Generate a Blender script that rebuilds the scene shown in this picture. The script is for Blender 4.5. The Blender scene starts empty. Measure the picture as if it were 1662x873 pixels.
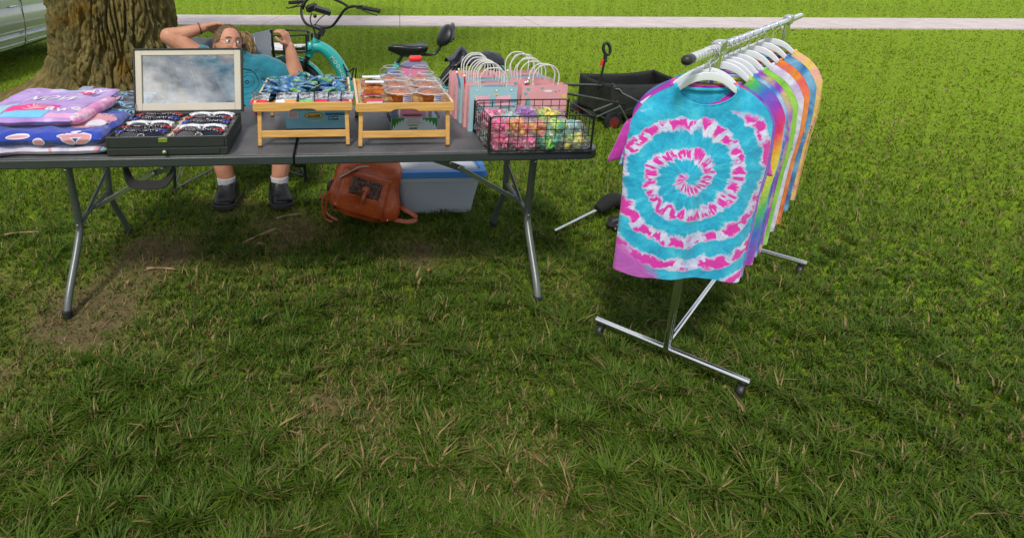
import bpy, bmesh, math, random
import numpy as np
from mathutils import Vector, Matrix, noise, Euler
R = math.radians
random.seed(7); rng = np.random.default_rng(7)
SC = bpy.context.scene; COL = SC.collection

# ---------------------------------------------------------------- camera
cam_d = bpy.data.cameras.new('camera'); cam = bpy.data.objects.new('camera', cam_d); COL.objects.link(cam)
cam.location = (0, 0, 1.483)
cam.rotation_euler = (R(90 - 17), 0, -R(3.02))
cam_d.sensor_fit = 'HORIZONTAL'; cam_d.sensor_width = 36; cam_d.lens = 960 / 1662 * 36
cam_d.shift_x = (831 - 600) / 1662; cam_d.shift_y = (221 - 436.5) / 1662
cam_d.clip_end = 500; cam_d.clip_start = .02
SC.camera = cam
# ---------------------------------------------------------------- sky, sun, exposure
SUN_EL, SUN_AZ = R(52), R(205)      # azimuth the light comes from, clockwise from +Y
w = bpy.data.worlds.new("World"); SC.world = w; w.use_nodes = True
nt = w.node_tree; nt.nodes.clear()
def wn(t, **k):
    n = nt.nodes.new(t)
    for a, b in k.items(): setattr(n, a, b)
    return n
sky = wn('ShaderNodeTexSky', sky_type='NISHITA', sun_disc=False)
sky.sun_elevation = SUN_EL; sky.sun_rotation = SUN_AZ
bg = wn('ShaderNodeBackground'); bg.inputs[1].default_value = .12
out = wn('ShaderNodeOutputWorld')
tc = wn('ShaderNodeTexCoord'); mp = wn('ShaderNodeMapping'); mp.inputs['Scale'].default_value = (1, 1, 1.9); mp.inputs['Location'].default_value = (.4, .2, .1)
n1 = wn('ShaderNodeTexNoise'); n1.inputs['Scale'].default_value = 2.1; n1.inputs['Detail'].default_value = 7; n1.inputs['Roughness'].default_value = .55
r1 = wn('ShaderNodeValToRGB'); r1.color_ramp.elements[0].position = .36; r1.color_ramp.elements[1].position = .50
n2 = wn('ShaderNodeTexNoise'); n2.inputs['Scale'].default_value = 6.5; n2.inputs['Detail'].default_value = 10; n2.inputs['Roughness'].default_value = .6
r2 = wn('ShaderNodeValToRGB'); r2.color_ramp.elements[0].position = .40; r2.color_ramp.elements[0].color = (1.3, 1.9, 2.8, 1)
r2.color_ramp.elements[1].position = .60; r2.color_ramp.elements[1].color = (13, 12.9, 12.8, 1)
mx = wn('ShaderNodeMix', data_type='RGBA')
L = nt.links.new
L(tc.outputs['Generated'], mp.inputs[0]); L(mp.outputs[0], n1.inputs[0]); L(mp.outputs[0], n2.inputs[0])
L(n1.outputs[0], r1.inputs[0]); L(n2.outputs[0], r2.inputs[0])
L(r1.outputs[0], mx.inputs[0]); L(sky.outputs[0], mx.inputs[6]); L(r2.outputs[0], mx.inputs[7])
L(mx.outputs[2], bg.inputs[0]); L(bg.outputs[0], out.inputs[0])
sl = bpy.data.lights.new('sun', 'SUN'); so = bpy.data.objects.new('sun', sl); COL.objects.link(so)
sl.energy = 3.1; sl.angle = R(9); sl.color = (1, .95, .86)
sd = Vector((math.sin(SUN_AZ) * math.cos(SUN_EL), math.cos(SUN_AZ) * math.cos(SUN_EL), math.sin(SUN_EL)))
so.rotation_euler = sd.to_track_quat('Z', 'Y').to_euler(); so.location = (0, -5, 12)
SC.view_settings.view_transform = 'Standard'; SC.view_settings.look = 'None'
SC.view_settings.exposure = 0.0; SC.view_settings.gamma = 1; SC.view_settings.use_curve_mapping = False
SC.render.engine = 'CYCLES'
SC.cycles.sample_clamp_indirect = 3; SC.cycles.sample_clamp_direct = 6; SC.cycles.max_bounces = 8; SC.cycles.transparent_max_bounces = 64

# ---------------------------------------------------------------- materials
MATS = {}
def nmat(name):
    m = bpy.data.materials.new(name); m.use_nodes = True
    return m, m.node_tree, m.node_tree.nodes['Principled BSDF']
def c4(c): return (c[0], c[1], c[2], 1)
def mat(name, c, rough=.5, metal=0, var=.12, vs=9, bump=0, bs=90, coat=0, spec=.5, trans=0, alpha=1, c2=None, sheen=0, sss=0, stretch=None):
    if name in MATS: return MATS[name]
    m, t, b = nmat(name); N = t.nodes; l = t.links.new
    tcn = N.new('ShaderNodeTexCoord'); mpn = N.new('ShaderNodeMapping')
    if stretch: mpn.inputs['Scale'].default_value = stretch
    l(tcn.outputs['Object'], mpn.inputs[0])
    nz = N.new('ShaderNodeTexNoise'); nz.inputs['Scale'].default_value = vs; nz.inputs['Detail'].default_value = 5; l(mpn.outputs[0], nz.inputs[0])
    rp = N.new('ShaderNodeValToRGB'); rp.color_ramp.elements[0].position = .3; rp.color_ramp.elements[1].position = .7
    if c2 is None: a = [x * (1 - var) for x in c]; d = [min(1, x * (1 + var)) for x in c]
    else: a, d = c, c2
    rp.color_ramp.elements[0].color = c4(a); rp.color_ramp.elements[1].color = c4(d)
    l(nz.outputs[0], rp.inputs[0]); l(rp.outputs[0], b.inputs['Base Color'])
    b.inputs['Roughness'].default_value = rough; b.inputs['Metallic'].default_value = metal
    b.inputs['Coat Weight'].default_value = coat; b.inputs['Specular IOR Level'].default_value = spec
    b.inputs['Transmission Weight'].default_value = trans; b.inputs['Alpha'].default_value = alpha
    b.inputs['Sheen Weight'].default_value = sheen; b.inputs['Subsurface Weight'].default_value = sss
    if sss: b.inputs['Subsurface Radius'].default_value = (.02, .008, .004)
    if bump:
        nb = N.new('ShaderNodeTexNoise'); nb.inputs['Scale'].default_value = bs; nb.inputs['Detail'].default_value = 4; l(mpn.outputs[0], nb.inputs[0])
        bp = N.new('ShaderNodeBump'); bp.inputs['Strength'].default_value = bump; bp.inputs['Distance'].default_value = .01
        l(nb.outputs[0], bp.inputs['Height']); l(bp.outputs[0], b.inputs['Normal'])
    MATS[name] = m; return m
def film(name, c, gloss=.25, rough=.08, extra=0):       # thin clear plastic or glass sheet
    if name in MATS: return MATS[name]
    m, t, b = nmat(name); N = t.nodes; l = t.links.new; N.remove(b)
    tr = N.new('ShaderNodeBsdfTransparent'); tr.inputs[0].default_value = c4(c)
    gl = N.new('ShaderNodeBsdfGlossy'); gl.inputs['Roughness'].default_value = rough
    lw = N.new('ShaderNodeLayerWeight'); lw.inputs[0].default_value = .5
    pw = N.new('ShaderNodeMath'); pw.operation = 'POWER'; pw.inputs[1].default_value = 4; l(lw.outputs['Facing'], pw.inputs[0])
    fr = N.new('ShaderNodeMath'); fr.operation = 'MULTIPLY'; fr.inputs[1].default_value = .65; l(pw.outputs[0], fr.inputs[0])
    ad = N.new('ShaderNodeMath'); ad.operation = 'ADD'; ad.inputs[1].default_value = gloss; ad.use_clamp = True
    l(fr.outputs[0], ad.inputs[0])
    m1 = N.new('ShaderNodeMixShader'); l(ad.outputs[0], m1.inputs[0]); l(tr.outputs[0], m1.inputs[1]); l(gl.outputs[0], m1.inputs[2])
    if rough > .05:
        tcn = N.new('ShaderNodeTexCoord'); nb = N.new('ShaderNodeTexNoise'); nb.inputs['Scale'].default_value = 70; l(tcn.outputs['Object'], nb.inputs[0])
        bp = N.new('ShaderNodeBump'); bp.inputs['Strength'].default_value = .18; bp.inputs['Distance'].default_value = .01
        l(nb.outputs[0], bp.inputs['Height']); l(bp.outputs[0], gl.inputs['Normal'])
    last = m1
    if extra:
        df = N.new('ShaderNodeBsdfDiffuse'); df.inputs[0].default_value = c4(c)
        m2 = N.new('ShaderNodeMixShader'); m2.inputs[0].default_value = extra; l(m1.outputs[0], m2.inputs[1]); l(df.outputs[0], m2.inputs[2]); last = m2
    l(last.outputs[0], N['Material Output'].inputs[0]); MATS[name] = m; return m

# ---------------------------------------------------------------- object helpers
OFF = {}
def tag(o, label=None, cat=None, group=None, kind=None):
    if label: o['label'] = label
    if cat: o['category'] = cat
    if group: o['group'] = group
    if kind: o['kind'] = kind
    return o
def thing(name, label, cat, loc=(0, 0, 0), group=None):
    o = bpy.data.objects.new(name, None); COL.objects.link(o); o.location = loc; o.empty_display_size = .05
    OFF[o.name] = Vector(loc); tag(o, label, cat, group); return o
def finish(name, me, material, parent=None, smooth=True, ang=38, bevel=0, bseg=2):
    mats = material if isinstance(material, (list, tuple)) else [material]
    for m in mats: me.materials.append(m)
    o = bpy.data.objects.new(name, me); COL.objects.link(o)
    if parent is not None:
        off = OFF.get(parent.name, Vector((0, 0, 0)))
        if off.length: me.transform(Matrix.Translation(-off))
        o.parent = parent; OFF[o.name] = off
    if smooth:
        me.polygons.foreach_set('use_smooth', [True] * len(me.polygons)); me.set_sharp_from_angle(angle=R(ang))
    if bevel:
        b = o.modifiers.new('bevel', 'BEVEL'); b.width = bevel; b.segments = bseg; b.limit_method = 'ANGLE'; b.angle_limit = R(40)
    return o
def rot(ax, ay, az): return Euler((R(ax), R(ay), R(az))).to_matrix()
class MB:
    def __init__(s): s.v = []; s.f = []; s.mi = []; s.cur = 0; s.M = None
    def add(s, vs, fs):
        b = len(s.v)
        for v in vs:
            v = Vector(v)
            if s.M is not None: v = s.M @ v
            s.v.append(v)
        for f in fs: s.f.append([i + b for i in f]); s.mi.append(s.cur)
        return s
    def box(s, x0, x1, y0, y1, z0, z1):
        vs = [(x, y, z) for z in (z0, z1) for y in (y0, y1) for x in (x0, x1)]
        return s.add(vs, [(0, 2, 3, 1), (4, 5, 7, 6), (0, 1, 5, 4), (1, 3, 7, 5), (3, 2, 6, 7), (2, 0, 4, 6)])
    def obox(s, c, size, Rm=None):
        Rm = Rm or Matrix.Identity(3); c = Vector(c); h = [x / 2 for x in size]
        vs = [c + Rm @ Vector((x, y, z)) for z in (-h[2], h[2]) for y in (-h[1], h[1]) for x in (-h[0], h[0])]
        return s.add(vs, [(0, 2, 3, 1), (4, 5, 7, 6), (0, 1, 5, 4), (1, 3, 7, 5), (3, 2, 6, 7), (2, 0, 4, 6)])
    def bar(s, a, b, w, h, up=(0, 0, 1)):                # box from a to b
        a = Vector(a); b = Vector(b); d = (b - a); Ln = d.length; d.normalize(); u = Vector(up)
        x = d.cross(u)
        if x.length < 1e-4: x = d.cross(Vector((1, 0, 0)))
        x.normalize(); u = x.cross(d)
        Rm = Matrix((x, d, u)).transposed()
        return s.obox((a + b) / 2, (w, Ln, h), Rm)
    def tube(s, pts, r, n=10, closed=False, flat=1.0, caps=True):
        pts = [Vector(p) for p in pts]; m = len(pts)
        rr = r if isinstance(r, (list, tuple)) else [r] * m
        T = []
        for i in range(m):
            a = pts[(i - 1) % m] if (closed or i > 0) else pts[i]; b = pts[(i + 1) % m] if (closed or i < m - 1) else pts[i]
            T.append((b - a).normalized())
        u = T[0].cross(Vector((0, 0, 1)))
        if u.length < .05: u = T[0].cross(Vector((0, 1, 0)))
        u.normalize(); vs = []
        for i in range(m):
            u = (u - T[i] * u.dot(T[i])).normalized(); v = T[i].cross(u)
            for k in range(n):
                a = 2 * math.pi * k / n
                vs.append(pts[i] + u * (math.cos(a) * rr[i]) + v * (math.sin(a) * rr[i] * flat))
        fs = []
        for i in range(m if closed else m - 1):
            j = (i + 1) % m
            for k in range(n): fs.append((i * n + k, i * n + (k + 1) % n, j * n + (k + 1) % n, j * n + k))
        if not closed and caps:
            fs.append(tuple(reversed(range(n)))); fs.append(tuple(range((m - 1) * n, m * n)))
        return s.add(vs, fs)
    def lathe(s, prof, c=(0, 0, 0), n=24, Rm=None):
        c = Vector(c); Rm = Rm or Matrix.Identity(3); vs = []; m = len(prof)
        for (r, z) in prof:
            for k in range(n):
                a = 2 * math.pi * k / n; vs.append(c + Rm @ Vector((r * math.cos(a), r * math.sin(a), z)))
        fs = [(i * n + k, i * n + (k + 1) % n, (i + 1) * n + (k + 1) % n, (i + 1) * n + k) for i in range(m - 1) for k in range(n)]
        if prof[0][0] > 1e-5: fs.append(tuple(reversed(range(n))))
        if prof[-1][0] > 1e-5: fs.append(tuple(range((m - 1) * n, m * n)))
        return s.add(vs, fs)
    def sph(s, c, r, n=16, m=10, Rm=None):
        c = Vector(c); Rm = Rm or Matrix.Identity(3)
        if not isinstance(r, (tuple, list)): r = (r, r, r)
        vs = []; fs = []
        for i in range(m + 1):
            th = math.pi * i / m
            for k in range(n):
                a = 2 * math.pi * k / n
                vs.append(c + Rm @ Vector((r[0] * math.sin(th) * math.cos(a), r[1] * math.sin(th) * math.sin(a), r[2] * math.cos(th))))
        for i in range(m):
            for k in range(n): fs.append((i * n + k, (i + 1) * n + k, (i + 1) * n + (k + 1) % n, i * n + (k + 1) % n))
        return s.add(vs, fs)
    def grid(s, fn, nu, nv, cu=False):
        vs = [fn(i / (nu if cu else nu - 1), j / (nv - 1)) for j in range(nv) for i in range(nu)]
        fs = [(j * nu + i, j * nu + (i + 1) % nu, (j + 1) * nu + (i + 1) % nu, (j + 1) * nu + i) for j in range(nv - 1) for i in range(nu if cu else nu - 1)]
        return s.add(vs, fs)
    def loft(s, rings, caps=True):
        n = len(rings[0]); vs = [p for r_ in rings for p in r_]; m = len(rings)
        fs = [(i * n + k, i * n + (k + 1) % n, (i + 1) * n + (k + 1) % n, (i + 1) * n + k) for i in range(m - 1) for k in range(n)]
        if caps: fs.append(tuple(reversed(range(n)))); fs.append(tuple(range((m - 1) * n, m * n)))
        return s.add(vs, fs)
    def prism(s, poly, depth, Rm=None, c=(0, 0, 0)):     # poly in local xz, extruded along local y
        Rm = Rm or Matrix.Identity(3); c = Vector(c); n = len(poly)
        vs = [c + Rm @ Vector((x, 0, z)) for x, z in poly] + [c + Rm @ Vector((x, depth, z)) for x, z in poly]
        return s.add(vs, [tuple(range(n)), tuple(reversed(range(n, 2 * n)))] + [(k, n + k, n + (k + 1) % n, (k + 1) % n) for k in range(n)])
    def mesh(s, name, weld=0):
        me = bpy.data.meshes.new(name); me.from_pydata([tuple(v) for v in s.v], [], s.f)
        me.polygons.foreach_set('material_index', s.mi)
        bm = bmesh.new(); bm.from_mesh(me)
        if weld: bmesh.ops.remove_doubles(bm, verts=bm.verts, dist=weld)
        bmesh.ops.recalc_face_normals(bm, faces=bm.faces); bm.to_mesh(me); bm.free(); me.update(); return me
    def build(s, name, material, parent=None, weld=0, **k): return finish(name, s.mesh(name, weld), material, parent, **k)
def copy_tree(o, parent=None):
    c = o.copy(); COL.objects.link(c)
    if parent is not None: c.parent = parent
    OFF[c.name] = OFF.get(o.name, Vector((0, 0, 0)))
    for ch in list(o.children): copy_tree(ch, c)
    return c
def text(s, size, material, parent, Mx, name='lettering', ext=.0006, fn=None, bold=0, align='CENTER', xs=1.0):
    cu = bpy.data.curves.new(name, 'FONT'); cu.body = s; cu.size = size; cu.extrude = ext; cu.align_x = align; cu.align_y = 'CENTER'; cu.offset = bold
    cu.resolution_u = 3
    o = bpy.data.objects.new(name, cu); COL.objects.link(o)
    bpy.context.view_layer.update()
    me = bpy.data.meshes.new_from_object(o.evaluated_get(bpy.context.evaluated_depsgraph_get()))
    bpy.data.objects.remove(o); bpy.data.curves.remove(cu)
    me.materials.clear()
    if fn:
        for v in me.vertices: v.co = fn(v.co)
    else: me.transform(Mx @ Matrix.Diagonal((xs, 1, 1, 1)))
    return finish(name, me, material, parent, smooth=False)
def facing(loc, rz=0, flip=False, tilt=90):          # text plane facing -Y at loc
    return Matrix.Translation(loc) @ Matrix.Rotation(R(rz), 4, 'Z') @ Matrix.Rotation(R(tilt), 4, 'X') @ (Matrix.Rotation(math.pi, 4, 'Z') if flip else Matrix.Identity(4))
def remesh_build(mb, name, material, parent, voxel=.006, smooth_it=3, disp=None):
    me = mb.mesh(name); o = bpy.data.objects.new(name, me); COL.objects.link(o)
    m = o.modifiers.new('r', 'REMESH'); m.mode = 'VOXEL'; m.voxel_size = voxel
    s_ = o.modifiers.new('s', 'SMOOTH'); s_.iterations = smooth_it; s_.factor = .5
    bpy.context.view_layer.update()
    me2 = bpy.data.meshes.new_from_object(o.evaluated_get(bpy.context.evaluated_depsgraph_get()))
    bpy.data.objects.remove(o); bpy.data.meshes.remove(me)
    if disp:
        me2.update(); ns = [v.normal.copy() for v in me2.vertices]
        for v, nn in zip(me2.vertices, ns): v.co = v.co + nn * disp(v.co)
    me2.update(); me2.name = name
    return finish(name, me2, material, parent, ang=80)
def caps(mb, pts, rad, n=14):                        # tapered limb with round joints
    P_ = []; RR = []
    pts = [Vector(p) for p in pts]
    for i in range(len(pts) - 1):
        k = 5
        for j in range(k + (1 if i == len(pts) - 2 else 0)):
            t = j / k; P_.append(pts[i].lerp(pts[i + 1], t)); RR.append(rad[i] * (1 - t) + rad[i + 1] * t)
    mb.tube(P_, RR, n)
    for p, r in zip(pts, rad): mb.sph(p, r * .995, 14, 10)
def spline(pts, k=6):                                 # Catmull-Rom
    pts = [Vector(p) for p in pts]; o = []
    for i in range(len(pts) - 1):
        p0 = pts[max(i - 1, 0)]; p1 = pts[i]; p2 = pts[i + 1]; p3 = pts[min(i + 2, len(pts) - 1)]
        for j in range(k):
            t = j / k
            o.append(.5 * ((2 * p1) + (p2 - p0) * t + (2 * p0 - 5 * p1 + 4 * p2 - p3) * t * t + (3 * p1 - p0 - 3 * p2 + p3) * t ** 3))
    o.append(pts[-1]); return o
def fbm(x, y, z, s=1.0): return noise.fractal(Vector((x * s, y * s, z * s)), 1.0, 2.0, 4)

BLACKPL = mat('black_plastic', (.016, .016, .018), .42, bump=.15, bs=300)
BLACKMET = mat('black_metal', (.014, .014, .015), .32, metal=.2)
CHROME = mat('chrome', (.72, .73, .75), .14, metal=1, var=.05)
WHITEPL = mat('white_plastic', (.8, .8, .81), .35, var=.03)
PAPERW = mat('white_paper', (.78, .78, .8), .7, var=.05)
RUBBER = mat('rubber', (.012, .012, .012), .7, bump=.3, bs=200)
# ================================================================ ground
def gmat():
    m, t, b = nmat('lawn_soil'); N = t.nodes; l = t.links.new
    tcn = N.new('ShaderNodeTexCoord')
    def nz(s, d=6, r=.6):
        n = N.new('ShaderNodeTexNoise'); n.inputs['Scale'].default_value = s; n.inputs['Detail'].default_value = d; n.inputs['Roughness'].default_value = r; l(tcn.outputs['Object'], n.inputs[0]); return n
    def rp(i, p0, c0, p1, c1):
        r = N.new('ShaderNodeValToRGB'); r.color_ramp.elements[0].position = p0; r.color_ramp.elements[0].color = c4(c0)
        r.color_ramp.elements[1].position = p1; r.color_ramp.elements[1].color = c4(c1); l(i, r.inputs[0]); return r
    g = rp(nz(38, 8, .75).outputs[0], .3, (.120, .205, .009), .72, (.23, .335, .016))
    s = rp(nz(26, 8, .8).outputs[0], .3, (.075, .055, .026), .7, (.20, .155, .08))
    at = N.new('ShaderNodeAttribute'); at.attribute_name = 'bare'
    ds = N.new('ShaderNodeSeparateXYZ'); l(tcn.outputs['Object'], ds.inputs[0])
    mxn = N.new('ShaderNodeMix'); mxn.data_type = 'RGBA'; l(at.outputs['Fac'], mxn.inputs[0]); l(g.outputs[0], mxn.inputs[6]); l(s.outputs[0], mxn.inputs[7])
    l(mxn.outputs[2], b.inputs['Base Color']); b.inputs['Roughness'].default_value = .95; b.inputs['Specular IOR Level'].default_value = .1
    bp = N.new('ShaderNodeBump'); bp.inputs['Strength'].default_value = .6; bp.inputs['Distance'].default_value = .02
    l(nz(55, 8, .8).outputs[0], bp.inputs['Height']); l(bp.outputs[0], b.inputs['Normal']); return m
SPOTS = [(-.95, 2.75, .42, .8), (-1.05, 2.35, .5, .9), (-.35, 3.05, .38, .75), (-1.3, 1.9, .5, .6), (-.1, 2.55, .3, .5), (.1, 1.7, .5, .55), (.45, 2.75, .35, .6), (-.55, 3.45, .35, .55), (.6, 1.45, .3, .4), (-2.5, 5.6, 1.0, 1.0), (-3.2, 6.0, .9, .95), (1.2, 2.4, .3, .35), (-1.9, 2.6, .4, .5)]
def bare(x, y):
    s = np.zeros_like(x)
    for (a, b_, r, k) in SPOTS: s = np.maximum(s, k * np.exp(-((x - a) ** 2 + (y - b_) ** 2) / (r * r)))
    wob = .25 * np.sin(7.3 * x + 3 * y) * np.sin(6.1 * y - 2.2 * x + 1) + .15 * np.sin(17 * x + 9 * y) * np.sin(15 * y - 8 * x)
    return np.clip((s + wob * (s > .12) - .15) * 1.5, 0, 1)
def hgt(x, y): return .012 * np.sin(1.9 * x + .7) * np.sin(1.6 * y + .3) + .008 * np.sin(4.7 * x + 2 * y)
def height_fade(x, y):
    d = np.hypot(x, y); f = np.clip((9 - d) / 3, 0, 1); return hgt(x, y) * f - .008 * f
def sheet(name, xs, ys):
    X, Y = np.meshgrid(xs, ys); Z = height_fade(X, Y); n, m = X.shape
    co = np.stack([X.ravel(), Y.ravel(), Z.ravel()], 1)
    i = np.arange(n * m).reshape(n, m); q = np.stack([i[:-1, :-1], i[:-1, 1:], i[1:, 1:], i[1:, :-1]], -1).reshape(-1, 4)
    me = bpy.data.meshes.new(name); me.from_pydata(co.tolist(), [], q.tolist())
    a = me.attributes.new('bare', 'FLOAT', 'POINT'); a.data.foreach_set('value', bare(co[:, 0], co[:, 1]).astype(np.float32)); return me
def axis(lo, hi, step, far):
    a = list(np.arange(lo, hi, step)); b_ = [hi + (far - hi) * (k / 30) ** 2.2 for k in range(31)]; c = [lo - (far + lo) * (k / 30) ** 2.2 for k in range(30, 0, -1)]
    return np.array(c + a + b_)
ground = finish('ground', sheet('ground', axis(-5, 7, .06, 220), axis(0, 9, .06, 220)), gmat()); tag(ground, kind='structure')
# concrete path across the park
PA = Vector((-3.636, 13.353, 0)); PB = Vector((8.438, 12.146, 0)); pd = (PB - PA).normalized(); pn = Vector((-pd.y, pd.x, 0))
mb = MB()
a0 = PA - pd * 40; b0 = PB + pd * 60
for k in range(33):
    p = a0 + pd * 3 * k; q = p + pd * 2.985
    lo = [p, q, q + pn * 2.15, p + pn * 2.15]
    mb.add([v + Vector((0, 0, z)) for z in (-.1, .03) for v in lo], [(0, 3, 2, 1), (4, 5, 6, 7), (0, 1, 5, 4), (1, 2, 6, 5), (2, 3, 7, 6), (3, 0, 4, 7)])
path = mb.build('path', mat('path_concrete', (.50, .43, .42), .9, var=.12, vs=3, bump=.2, bs=60)); tag(path, kind='structure')
mb = MB(); mb.add([(14, 21.6, .012), (60, 16, .012), (60, 26, .012), (15, 28, .012)], [(0, 1, 2, 3)])
rd = mb.build('road', mat('road_asphalt', (.30, .31, .33), .9, vs=4, bump=.2)); tag(rd, kind='structure')

# ---------------------------------------------------------------- grass blades
def attr_mat(name, rough=.6, transl=.35, spec=.25):
    m, t, b = nmat(name); N = t.nodes; l = t.links.new
    a = N.new('ShaderNodeAttribute'); a.attribute_name = 'tint'; l(a.outputs['Color'], b.inputs['Base Color'])
    b.inputs['Roughness'].default_value = rough; b.inputs['Specular IOR Level'].default_value = spec
    tr = N.new('ShaderNodeBsdfTranslucent'); l(a.outputs['Color'], tr.inputs[0])
    ms = N.new('ShaderNodeMixShader'); ms.inputs[0].default_value = transl; l(b.outputs[0], ms.inputs[1]); l(tr.outputs[0], ms.inputs[2])
    l(ms.outputs[0], N['Material Output'].inputs[0]); return m
def big_mesh(name, co, quads, tris, cols):
    me = bpy.data.meshes.new(name); nv = len(co)
    me.vertices.add(nv); me.vertices.foreach_set('co', co.astype(np.float32).ravel())
    nl = quads.size + tris.size; me.loops.add(nl); me.loops.foreach_set('vertex_index', np.concatenate([quads.ravel(), tris.ravel()]).astype(np.int32))
    nq, ntg = len(quads), len(tris); me.polygons.add(nq + ntg)
    st = np.concatenate([np.arange(nq) * 4, nq * 4 + np.arange(ntg) * 3]).astype(np.int32)
    me.polygons.foreach_set('loop_start', st)
    me.update(calc_edges=True); me.validate()
    a = me.attributes.new('tint', 'FLOAT_COLOR', 'POINT')
    a.data.foreach_set('color', np.concatenate([cols, np.ones((nv, 1))], 1).astype(np.float32).ravel()); return me
def blades(N):
    d = np.exp(rng.uniform(math.log(.95), math.log(34), N)); az = rng.uniform(R(-42), R(80), N)
    x = d * np.sin(az); y = d * np.cos(az)
    # only where the view or a small step beside it can look
    zc = x * .0504 + y * .955 + 1.483 * .292; u_ = (x * .9986 - y * .0527) / np.maximum(zc, .01); v_ = u_ > -.85
    v_ &= (u_ < 1.3) & (zc > .3); x, y, d = x[v_], y[v_], d[v_]; N = len(x)
    # tufts: pull blades toward random centres
    cell = .07 * np.maximum(1, d / 4); cx = np.round(x / cell) * cell; cy = np.round(y / cell) * cell
    h1 = np.modf(np.abs(np.sin(cx * 127.1 + cy * 311.7) * 43758.5))[0]; h2 = np.modf(np.abs(np.sin(cx * 269.5 + cy * 183.3) * 43758.5))[0]
    tx = cx + (h1 - .5) * cell; ty = cy + (h2 - .5) * cell
    k = rng.uniform(0, .6, N) ** 1.6; x = x + (tx - x) * k; y = y + (ty - y) * k
    keep = np.ones(N, bool)
    br = bare(x, y); keep &= rng.uniform(0, 1, N) > br * .80
    rel = (x - PA.x) * pn.x + (y - PA.y) * pn.y; ro_ = rng.uniform(0, 1, N) ** 3 * .09; keep &= ~((rel > ro_) & (rel < 2.15 - ro_))
    keep &= ~((x > 14) & (y > 21.6 - (x - 14) * .12) & (y < 28)); keep &= np.hypot(x + 2.36, y - 6.4) > .62
    for sx_ in (-.708, -.365): keep &= ~((np.abs(x - sx_) < .062) & (y > 3.30) & (y < 3.60))
    x, y, d, h1, h2, br = x[keep], y[keep], d[keep], h1[keep], h2[keep], br[keep]; n = len(x)
    far = np.clip((d - 3.6) / 5.5, 0, 1)
    h = rng.uniform(.020, .048, n) * (1 + .8 * (h1 > .8)) * (1 - .42 * far) * (1 - .35 * br)
    wd = rng.uniform(.0011, .0036, n) * (1 + 1.1 * (rng.uniform(0, 1, n) > .95)) * np.maximum(1, d / 3.4) ** .85
    a = rng.uniform(0, 2 * math.pi, n); lean = rng.uniform(.25, 1.25, n) * h * (1.0 + .5 * (h2 > .6))
    ux, uy = np.cos(a), np.sin(a); px, py = -uy, ux
    z0 = height_fade(x, y) - .004
    co = np.zeros((n, 5, 3))
    co[:, 0] = np.stack([x - px * wd, y - py * wd, z0], 1); co[:, 1] = np.stack([x + px * wd, y + py * wd, z0], 1)
    mx_, my_ = x + ux * lean * .35, y + uy * lean * .35; zm = z0 + h * .62
    co[:, 2] = np.stack([mx_ + px * wd * .8, my_ + py * wd * .8, zm], 1); co[:, 3] = np.stack([mx_ - px * wd * .8, my_ - py * wd * .8, zm], 1)
    co[:, 4] = np.stack([x + ux * lean, y + uy * lean, z0 + h * rng.uniform(.75, 1.0, n)], 1)
    i = np.arange(n)[:, None] * 5
    q = i + np.array([0, 1, 2, 3]); t_ = i + np.array([3, 2, 4])
    g1 = np.array([.030, .078, .005]); g2 = np.array([.115, .185, .011]); yl = np.array([.275, .405, .020]); dry = np.array([.30, .22, .09])
    m_ = rng.uniform(0, 1, n)[:, None]; tone = (.5 + .5 * np.sin(1.3 * x + .8 * y) * np.sin(.9 * y - .6 * x + 2))[:, None] * .35 + h2[:, None] * .25 + (.12 * np.sin(2.4 * (rel[keep] + .35 * np.sin(.6 * x))))[:, None] * (d[:, None] > 7)
    patch = (.5 + .5 * np.sin(.45 * x + 1.7 * np.sin(.3 * y)) * np.sin(.38 * y + 1.1 * np.sin(.5 * x)))[:, None]; yl = yl * (.82 + .36 * patch)
    c = g1 + (g2 - g1) * np.clip(m_ * .6 + tone * .7, 0, 1); c = c + (yl - c) * (far[:, None] * .8)  # near shade and far sunlight put into the blade tint by distance
    isdry = (rng.uniform(0, 1, n) < .11 + .35 * br)[:, None]; c = np.where(isdry, dry * (.5 + m_ * .7), c)
    return big_mesh('grass', co.reshape(-1, 3), q, t_, np.repeat(c, 5, axis=0))
grass = finish('grass', blades(820000), attr_mat('grass_blade'), smooth=False)
tag(grass, 'green park lawn grass with dry and bare patches under the table', 'grass', kind='stuff')

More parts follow.
